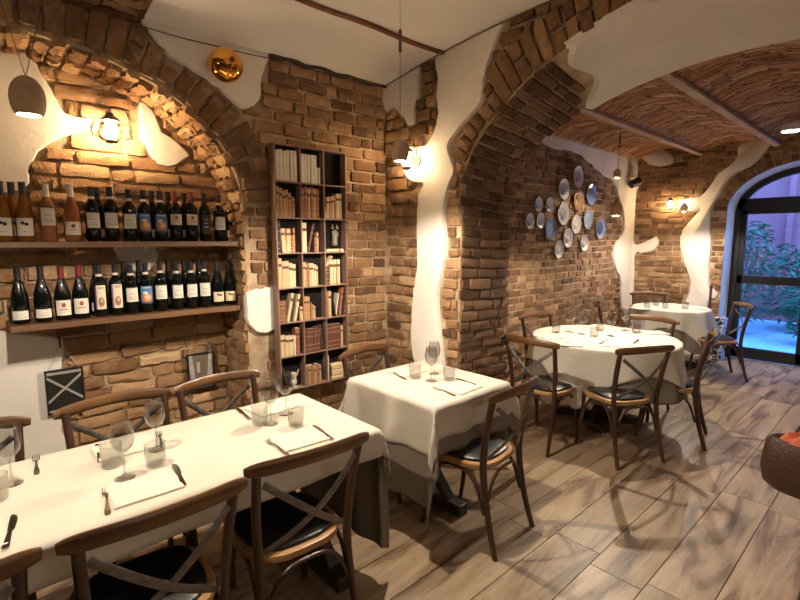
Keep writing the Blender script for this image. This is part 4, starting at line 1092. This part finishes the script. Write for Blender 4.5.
# hanging mirrors below the shelf, their reflections painted on dark boards
def picture(u0,v0,u1,v1, hook, label, kind):
    a, b_ = py(u0,v0,3.28), py(u1,v1,3.28); cx = (a.x+b_.x)/2; cz = (a.z+b_.z)/2; w_ = b_.x-a.x; h_ = a.z-b_.z
    e = empty('hanging_mirror', (cx,3.285,cz), label=label, cat='picture'); KIDS[e.name] = []
    mb = MB()
    for s in (-1,1): mb.box((s*(w_/2-.004),0,0), (.008,.018,h_)); mb.box((0,0,s*(h_/2-.004)), (w_,.018,.008))
    mb.build('frame', M_BLACK, e, smooth=False)
    mb = MB(); mb.box((0,.004,0), (w_-.01,.006,h_-.01)); mb.build('board', nmat('mirror_board_'+kind, (.025,.023,.022) if kind == 'x' else (.16,.13,.10), .3), e, smooth=False); board_ = KIDS[e.name][-1]
    M_REFL = nmat('reflection_paint', (.42,.40,.36), .6, noise=(20,(.25,.23,.2),.8)); mb = MB(); 
    if kind == 'x':
        for s in (-1,1): mb.box((0,-.001*s-.002,.014), (math.hypot(w_,h_*.62)*.92,.003,.012), rot=Matrix.Rotation(s*math.atan2(h_*.62,w_),3,'Y'))
        mb.box((0,-.002,-h_/2+.016), (w_*.9,.003,.008)); mb.box((0,-.002,h_/2-.02), (w_*.9,.003,.016))
    else:
        for x_, ww, hh in ((-.35,.16,.8),(.36,.2,.85),(-.1,.12,.3)): mb.box((x_*w_,-.002,.1*h_), (ww*w_,.003,hh*h_), rot=Matrix.Rotation(x_*.3,3,'Y'))
    mb.build('painted_reflection', M_REFL, board_, smooth=False)
    mb = MB(); H = py(*hook,3.27)-Vector((cx,3.285,cz))
    for s in (-1,1): mb.tube([(s*w_*.42,-.006,h_/2), H], .002, n=6)
    mb.build('string', nmat('pale_string',(.45,.38,.3),.8), e)
    mb = MB(); mb.tube([H+Vector((0,0,-.012)), H+Vector((0,-.012,0)), H+Vector((0,0,.015)), H+Vector((0,.004,.05))], .005, n=8, smooth=3); mb.build('hook', M_BLACK, e)
picture(44,372,86,408, (60,345), 'small black-framed mirror, painted reflection of crossed bars, hanging on a white patch below the bottles', 'x')
picture(187,355,215,386, (197,322), 'small dark mirror with painted pale reflections hanging from a black hook near the niche edge', 'p')

# ------------------------------------------------------------------ BOOKCASE AND BOOKS
BX0, BX1, BZ0, BZ1, BYF, BYB = 1.553, 2.125, .580, 2.243, 2.892, 2.962
e = empty('bookcase', ((BX0+BX1)/2, BYB, BZ0), label='tall narrow black-backed bookcase of twenty-one compartments on the brick wall', cat='bookcase'); KIDS[e.name] = []
M_BC = nmat('bookcase_edge', (.27,.165,.125), .5, noise=(20,(.18,.11,.08),.6)); M_BCB = nmat('bookcase_back', (.014,.012,.011), .9, spec=.1)
def BL(x,y,z): return Vector((x-(BX0+BX1)/2, y-BYB, z-BZ0))
TH = .008; CW = (BX1-BX0-TH)/3; RH = (BZ1-BZ0-TH)/7; ymid = (BYF+BYB)/2; D_ = BYB-BYF
for i in range(4):
    mb = MB(); mb.box(BL(BX0+TH/2+i*CW, ymid, (BZ0+BZ1)/2), (TH, D_, BZ1-BZ0)); mb.build('side_panel' if i in (0,3) else 'divider', M_BC, e, smooth=False)
for j in range(8):
    for i in range(3):
        mb = MB(); mb.box(BL(BX0+TH/2+(i+.5)*CW, ymid, BZ0+TH/2+j*RH), (CW-TH, D_, TH)); mb.build('shelf', M_BC, e, smooth=False)
mb = MB(); mb.box(BL((BX0+BX1)/2, BYB-.004, (BZ0+BZ1)/2), (BX1-BX0-.004, .008, BZ1-BZ0-.004)); mb.build('back_panel', M_BCB, e, smooth=False)
BC = dict(w=('white wrinkled',(.70,.64,.54)), t=('tan leather',(.46,.26,.13)), r=('reddish-brown',(.27,.105,.06)), l=('light tan',(.60,.42,.23)), k=('black',(.02,.018,.018)), b=('brown',(.26,.14,.07)),
          c=('cream',(.68,.56,.36)), m=('maroon',(.14,.05,.035)), o=('ochre',(.50,.32,.13)), d=('dark brown',(.10,.055,.035)))
BMAT = {k: nmat('book_'+v[0].replace(' ','_').replace('-','_'), v[1], .65, noise=(35,tuple(c*.72 for c in v[1]),.9,(1,1,.3)), bump=(70,.4)) for k,v in BC.items()}
M_PAGE = nmat('pages', (.60,.50,.36), .9); M_GILT = nmat('gilt_band', (.50,.34,.14), .4)
M_TITLE = nmat('title_patch', (.12,.05,.03), .6)
# each compartment: (colour, thickness, height fraction, lean in degrees)
R_ = [
 [[('w',.027,.86,0)]*6, [('w',.026,.84,0)]*5+[('w',.013,.46,0)]*2, []],
 [[('t',.022,.88,0),('t',.022,.82,0),('t',.024,.76,0),('t',.024,.78,0),('t',.018,.70,0),('b',.016,.62,0),('t',.014,.56,0)], [('r',.024,.88,0),('r',.024,.90,0),('t',.024,.88,0),('r',.024,.90,0),('t',.024,.90,0),('r',.024,.90,0)], [('l',.013,.34,0),('l',.024,.66,0),('t',.022,.66,0),('l',.024,.70,0),('b',.018,.70,0),('c',.026,.78,0),('l',.02,.78,0)]],
 [[('k',.024,.94,0),('l',.034,.70,-4),('l',.034,.70,0),('r',.018,.50,0),('t',.016,.74,0)], [('c',.038,.88,0),('d',.020,.88,14),('r',.014,.46,0),('b',.012,.52,0),('l',.012,.62,0)], []],
 [[('l',.028,.88,0),('l',.050,.80,0),('c',.026,.74,0),('c',.030,.70,0)], [('l',.020,.74,0),('t',.014,.72,0),('r',.014,.72,0),('l',.018,.72,0),('c',.020,.68,0),('c',.022,.66,0),('l',.014,.60,0)], [('d',.018,.56,0),('d',.018,.56,0),('c',.030,.80,0),('c',.024,.80,0),('t',.012,.80,0),('c',.024,.80,0)]],
 [[('r',.018,.68,0),('b',.018,.68,0),('r',.018,.68,0),('c',.020,.86,12),('c',.020,.84,12),('l',.026,.44,0)], [('t',.050,.72,0),('b',.014,.54,0),('t',.016,.46,0),('l',.014,.40,0)], [('b',.020,.84,0),('l',.024,.82,0),('k',.010,.80,-10),('w',.010,.74,10),('r',.020,.92,8),('d',.018,.92,8),('l',.014,.50,0)]],
 [[('c',.022,.66,0),('l',.020,.66,0),('c',.020,.64,0),('c',.022,.62,0),('c',.018,.60,0),('w',.014,.62,0),('r',.034,.84,0)], [('m',.0185,.76,0)]*7+[('d',.010,.82,-5)], [('m',.0205,.78,0)]*6+[('l',.022,.70,0)]],
 [[('d',.010,.80,-14)], [('b',.024,.60,0),('t',.022,.60,0),('b',.024,.60,0),('t',.022,.58,0),('b',.024,.60,0),('t',.020,.56,0)], [('w',.012,.82,0),('k',.010,.40,0)]],
]
ROWN = ['top','second','third','fourth','fifth','sixth','bottom']; COLN = ['left','middle','right']
bmesh_cache = {}
def book_mesh(c, th, h, dp):
    key = (c, round(th,3), round(h,2))
    if key in bmesh_cache: return bmesh_cache[key]
    mb = MB(); K_ = 5; vs = []
    # rounded spine towards -y, cover boards
    pr = [(-th/2, dp)] + [(-th/2*math.cos(PI*i/K_*1.0), -.004*math.sin(PI*i/K_)) for i in range(K_+1)] + [(th/2, dp)]
    n = len(pr); vs = [(x,y,0) for x,y in pr]+[(x,y,h) for x,y in pr]
    mb.add(vs, [(i,i+1,i+1+n,i+n) for i in range(n-1)]+[tuple(range(n-1,-1,-1))])
    mb.cur = 1; mb.box((0,dp/2+.002,h/2-.001), (th-.003,dp-.006,h-.004))
    mb.cur = 0; mb.add([(x,y,h-.0005) for x,y in ((-th/2,dp),(-th/2,0),(-th/2+.0015,0),(-th/2+.0015,dp))], [(0,1,2,3)]); mb.add([(x,y,h-.0005) for x,y in ((th/2,dp),(th/2,0),(th/2-.0015,0),(th/2-.0015,dp))], [(0,1,2,3)])
    for f_ in (.14,.32,.68,.86):
        mb.cur = 2 if c in 'rmbdtk' else 0
        pts = [(x*1.01,y-.0014) for x,y in pr[1:-1]]; k = len(pts); z0 = h*f_-.0012; z1 = h*f_+.0012
        mb.add([(x,y,z0) for x,y in pts]+[(x,y,z1) for x,y in pts], [(i,i+1,i+1+k,i+k) for i in range(k-1)])
    if c in 'rmclto':
        mb.cur = 3; pts = [(x*.95,y-.001) for x,y in pr[1:-1]]; k = len(pts); z0, z1 = h*.72, h*.82
        mb.add([(x,y,z0) for x,y in pts]+[(x,y,z1) for x,y in pts], [(i,i+1,i+1+k,i+k) for i in range(k-1)])
    o = mb.build('book', [BMAT[c], M_PAGE, M_GILT, M_TITLE], smooth=False, fixn=False)
    bmesh_cache[key] = o; return o
newb = set()
def put_book(c, th, hf, loc, rot, label, group, dp=.048):
    o = book_mesh(c, th, hf, dp)
    if o.name in newb: o = o.copy(); COL.objects.link(o)
    else: newb.add(o.name)
    o.location = loc; o.rotation_euler = rot; tag(o, label, 'book', group); KIDS[o.name] = []
rng = random.Random(4)
for j, row in enumerate(R_):
    for i, cell in enumerate(row):
        x = BX0+TH+i*CW+.002; zb = BZ1-TH-(j+1)*RH+TH+.0005; H = RH-TH
        tot = sum(b_[1] for b_ in cell); room = CW-TH-.004
        sq = min(1, room/tot) if tot else 1
        for k, (c, th, hf, ln) in enumerate(cell):
            th_ = round(th*sq*.985,4); h = H*hf*rng.uniform(.985,1.01); h = round(h,2) if len(cell) > 5 else round(h,3)
            a = math.radians(ln)
            lx = x+th_/2; 
            if ln > 0: wv = h*math.sin(a); x += 0; lx = x+th_/2
            if ln < 0: lx = x+th_/2+h*math.sin(-a)
            adv = th_/max(math.cos(a),.5)+(h*math.sin(abs(a))*.75 if ln else 0)
            zoff = th_/2*abs(math.sin(a)) if ln else 0
            put_book(c, th_, h, (lx, BYF+.006+rng.uniform(0,.006), zb+zoff), (0,a,0),
                     '%s book%s, %s from left, %s compartment of the bookcase\'s %s row' % (BC[c][0], ' leaning' if ln else '', ORD[k], COLN[i], ROWN[j]), 'books in the bookcase')
            x += adv
zb = BZ0+TH+.001
for k in range(5):
    h = .15-.006*(k%2); c = 'c' if k % 2 == 0 else 'l'
    put_book(c, .022, .150, (BX0+TH+2*CW+.034+.004*(k%2), BYF+.010, zb+.0115+k*.0225), (0,math.radians(90),0), '%s book lying flat, %s from the bottom in the pile, lowest compartment' % (BC[c][0], ORD[k]), 'books in the bookcase', .048)
put_book('c', .020, .150, (BX0+TH+2*CW+.010, BYF+.010, BZ1-TH-3*RH+TH+.0115), (0,math.radians(90),0), 'white book lying flat under the small cat-eared figurine in the bookcase', 'books in the bookcase', .048)
# leaning one on top of the two low dark books
o = put_book('c', .014, .090, (BX0+TH+2*CW+.012, BYF+.02, BZ1-TH-4*RH+TH+.0008+.56*(RH-TH)+.006), (0,math.radians(38),0), 'small cream book lying aslant on top of two dark books in the bookcase', 'books in the bookcase', .045)

def skin(name, joints, edges, mat, parent=None, sub=2):
    me = bpy.data.meshes.new(name); me.from_pydata([j[0] for j in joints], edges, []); o = bpy.data.objects.new(name, me); COL.objects.link(o); me.materials.append(mat)
    md = o.modifiers.new('sk','SKIN'); 
    for i, j in enumerate(joints): me.skin_vertices[0].data[i].radius = (j[1],j[1])
    me.skin_vertices[0].data[0].use_root = True; md.use_smooth_shade = True
    sb = o.modifiers.new('su','SUBSURF'); sb.levels = sub; sb.render_levels = sub
    if parent: o.parent = parent; KIDS[parent.name].append(o)
    return o
M_FIG = nmat('grey_stone_figure', (.33,.28,.22), .7, noise=(60,(.10,.08,.06),.9), bump=(60,.5)); M_FIGW = nmat('pale_figure', (.62,.55,.46), .6, noise=(50,(.3,.24,.18),.8))
fx, fz = BX0+TH+2*CW+.10, BZ1-TH-3*RH+TH+.0225
e = empty('cat_figurine', (fx, BYF+.036, fz), label='small grey pointed-eared animal bust standing on a white book in the bookcase', cat='figurine'); KIDS[e.name] = []
body_ = skin('figure_body', [((0,0,.018),.028),((0,0,.055),.022),((0,-.004,.085),.020),((0,-.008,.120),.036),((0,-.026,.108),.018)], [(0,1),(1,2),(2,3),(3,4)], M_FIG, e)
for s in (-1,1):
    mb = MB(); mb.lathe([(.012,0),(.008,.018),(.001,.034)], (s*.020,-.006,.142), n=10); mb.build('ear', M_FIG, body_)
    mb = MB(); mb.lathe([(.0001,-.004),(.005,0),(.0001,.004)], (s*.011,-.040,.124), n=8); mb.build('eye', M_BLACK, body_)
fx, fz = BX0+TH+.115, BZ0+TH
e = empty('pale_figurine', (fx, BYF+.036, fz), label='small pale seated figurine in the bottom left compartment of the bookcase', cat='figurine'); KIDS[e.name] = []
skin('figure_body', [((0,0,.012),.020),((.004,0,.045),.018),((-.006,0,.085),.014),((-.012,-.004,.115),.017),((.018,-.008,.095),.007),((.030,-.012,.130),.006),((-.020,-.012,.040),.008),((-.018,-.02,.008),.008)], [(0,1),(1,2),(2,3),(2,4),(4,5),(1,6),(6,7)], M_FIGW, e)
mb = MB(); mb.lathe([(.0001,0),(.026,0),(.026,.006),(.0001,.007)], n=16); mb.build('plinth', M_FIGW, e)

# ------------------------------------------------------------------ WALL PLATES
PL = [(578.3,176.5,10.5,'w','b'),(564,189,10.5,'w','b'),(591.5,194.5,10.5,'bl','bl'),(578.5,200.5,10,'br','k'),(538.8,204.5,7.5,'w','g'),(549.7,204.8,7.5,'w','g'),(563.5,214,11,'w','g'),(588,219.3,9.5,'lb','lb'),
      (600.5,228.5,10.5,'lb','bl'),(530,221.3,8,'w','g'),(540.7,220.5,8,'w','g'),(550.7,228.8,10.5,'bl','lb'),(576.2,224.4,9.5,'w','o'),(568.2,237.8,9.8,'w','o2'),(584.3,243.3,8,'w','r'),(559,249.3,9,'w','o')]
PLAB = ['topmost white plate with a brown-blue scene','white-rimmed plate left of and below the topmost one','deep blue plate at the right of the upper group','dark plate with a brown and gold rim in the upper middle',
        'small grey-scene plate, left one of the upper pair','small grey-scene plate, right one of the upper pair','large white plate with a grey figure in the middle','pale blue plate right of the middle',
        'rightmost large plate with fine blue pattern','leftmost small white plate','small white plate second from the left','blue-rimmed plate at the lower left','white plate with a tiny motif in the middle right',
        'plain white plate with a small dark figure, low in the middle','white plate with dark curved strokes, low on the right','lowest white plate of the wall']
def plate_mat(name, a, b_, sc):
    return nmat(name, a, .2, coat=.4, noise=(sc*2.2, b_, 1.0))
RIM = dict(w=nmat('plate_white',(.55,.52,.47),.25,coat=.3), bl=plate_mat('plate_blue',(.22,.28,.38),(.06,.10,.22),22), br=plate_mat('plate_brown',(.30,.16,.06),(.10,.05,.02),18), lb=plate_mat('plate_pale_blue',(.36,.40,.44),(.17,.23,.32),38))
CEN = dict(b=plate_mat('plate_scene',(.42,.40,.42),(.12,.12,.18),16), bl=plate_mat('plate_blue_centre',(.14,.20,.34),(.05,.08,.18),18), k=plate_mat('plate_dark_centre',(.03,.025,.02),(.30,.17,.06),10), g=plate_mat('plate_grey_scene',(.48,.47,.44),(.10,.10,.10),14),
           lb=plate_mat('plate_pale_centre',(.34,.38,.42),(.13,.19,.28),26), o=plate_mat('plate_motif',(.70,.67,.60),(.45,.35,.22),9), o2=plate_mat('plate_figure',(.70,.68,.64),(.16,.12,.10),7), r=plate_mat('plate_strokes',(.66,.60,.55),(.10,.06,.05),9))
Rm = Matrix.Rotation(math.radians(90),3,'X')
for (u,v,ry,rm,ce), lab in zip(PL, PLAB):
    p = py(u,v,WP-.045); dep = (p-Vector((0,0,CH))).dot(fw); r = ry/F*dep
    e = empty('wall_plate', p, label=lab+', on the wall', cat='plate', group='decorative plates on the brick wall'); KIDS[e.name] = []
    mb = MB(); mb.lathe([(.0001,.012),(r*.6,.012),(r*.68,.008),(r*.97,-.006),(r,-.004),(r*.98,.0),(r*.7,.016),(r*.6,.020),(.0001,.020)], n=32, axis=Matrix.Rotation(math.radians(-90),3,'X')); dish_ = mb.build('dish', RIM[rm], e)
    mb = MB(); mb.lathe([(.0001,.0),(r*.58,.0),(r*.58,.001)], (0,.0105,0), n=32, axis=Matrix.Rotation(math.radians(-90),3,'X')); mb.build('painted_centre', CEN[ce], dish_)

# ------------------------------------------------------------------ DOORSIDE THINGS
m = bpy.data.materials.new('patterned_tile'); m.use_nodes = True; t = m.node_tree; b = t.nodes['Principled BSDF']
co = t.nodes.new('ShaderNodeTexCoord'); vo = t.nodes.new('ShaderNodeTexVoronoi'); vo.inputs['Scale'].default_value = 13; vo.feature = 'DISTANCE_TO_EDGE'; t.links.new(co.outputs['Object'], vo.inputs[0])
r_ = t.nodes.new('ShaderNodeValToRGB'); r_.color_ramp.elements[0].position = .10; r_.color_ramp.elements[0].color = (.75,.74,.70,1); r_.color_ramp.elements[1].position = .13; r_.color_ramp.elements[1].color = (.05,.05,.055,1); t.links.new(vo.outputs[0], r_.inputs[0]); t.links.new(r_.outputs[0], b.inputs['Base Color'])
mb = MB(); mb.box((7.55,1.80,.29), (.22,.13,.58)); o = mb.build('patterned_box', m, smooth=False, bevel=.008); KIDS[o.name] = []; tag(o, 'black and white patterned upright box beside the door jamb', 'box')
mb = MB(); mb.lathe([(.0001,0),(.11,0),(.11,.015),(.02,.03),(.016,.1),(.016,.70),(.024,.72),(.024,.76),(.016,.78),(.015,.98),(.022,1.0),(.018,1.03),(.0001,1.035)], (7.25,1.86,0), n=16); o = mb.build('wooden_post', nmat('dark_red_wood',(.10,.022,.018),.5)); KIDS[o.name] = []; tag(o, 'slim dark red wooden post standing behind the chair by the door', 'post')

# chair with a brown leather bag at the right edge of the photo
chair(2.82,.05,5,'dark cross-back chair mostly outside the photo at the right edge, holding a brown bag')
p = Vector((2.72,.245,.487))
e = empty('leather_bag', p, math.radians(80), label='brown leather bag with an orange lining at the right edge of the photo', cat='bag'); KIDS[e.name] = []
M_LEA = nmat('brown_leather', (.06,.027,.016), .42, noise=(14,(.05,.022,.013),.8), bump=(60,.4)); M_ORA = nmat('orange_cloth', (.55,.11,.03), .7, noise=(12,(.35,.06,.02),.8), bump=(30,.6))
mb = MB(); vs = []; NA = 36
prof = [(.02,0),(.80,.004),(.97,.03),(1.02,.09),(.99,.16),(.92,.21),(.84,.235),(.78,.225),(.74,.20)]
for a_, z in prof:
    for i in range(NA):
        t_ = 2*PI*i/NA; ca, sa = math.cos(t_), math.sin(t_); q = 2/3.4
        wob = 1+.05*mnoise.noise(Vector((ca*1.6, sa*1.6, z*9)))
        vs.append((math.copysign(abs(ca)**q,ca)*.185*a_*wob, math.copysign(abs(sa)**q,sa)*.115*a_*wob, z+.012*math.sin(t_*2)*a_*(z/.2)))
mb.add(vs, [(j*NA+i, j*NA+(i+1)%NA, (j+1)*NA+(i+1)%NA, (j+1)*NA+i) for j in range(len(prof)-1) for i in range(NA)]+[tuple(range(NA-1,-1,-1))]); mb.build('bag_body', M_LEA, e)
mb = MB(); vs = []
for j in range(9):
    for i in range(NA):
        t_ = 2*PI*i/NA; rr = .80*(1-j/8.5); vs.append((math.cos(t_)*.165*rr*1.02, math.sin(t_)*.100*rr*1.02, .215+.045*math.sin(PI*min(1,j/8*1.2))*.8+.014*math.sin(t_*5+j)))
mb.add(vs, [(j*NA+i, j*NA+(i+1)%NA, (j+1)*NA+(i+1)%NA, (j+1)*NA+i) for j in range(8) for i in range(NA)]); mb.build('orange_lining', M_ORA, e)
mb = MB(); mb.tube([(-.12,-.10,.17),(-.10,-.125,.26),(0,-.13,.33),(.10,-.125,.26),(.12,-.10,.17)], .008, n=10, smooth=6); mb.build('handle', M_LEA, e)
mb = MB(); mb.tube([(-.19,-.06,.12),(-.195,0,.125),(-.19,.06,.12)], .004, .012, n=8, smooth=4); mb.build('side_strap', M_LEA, e)
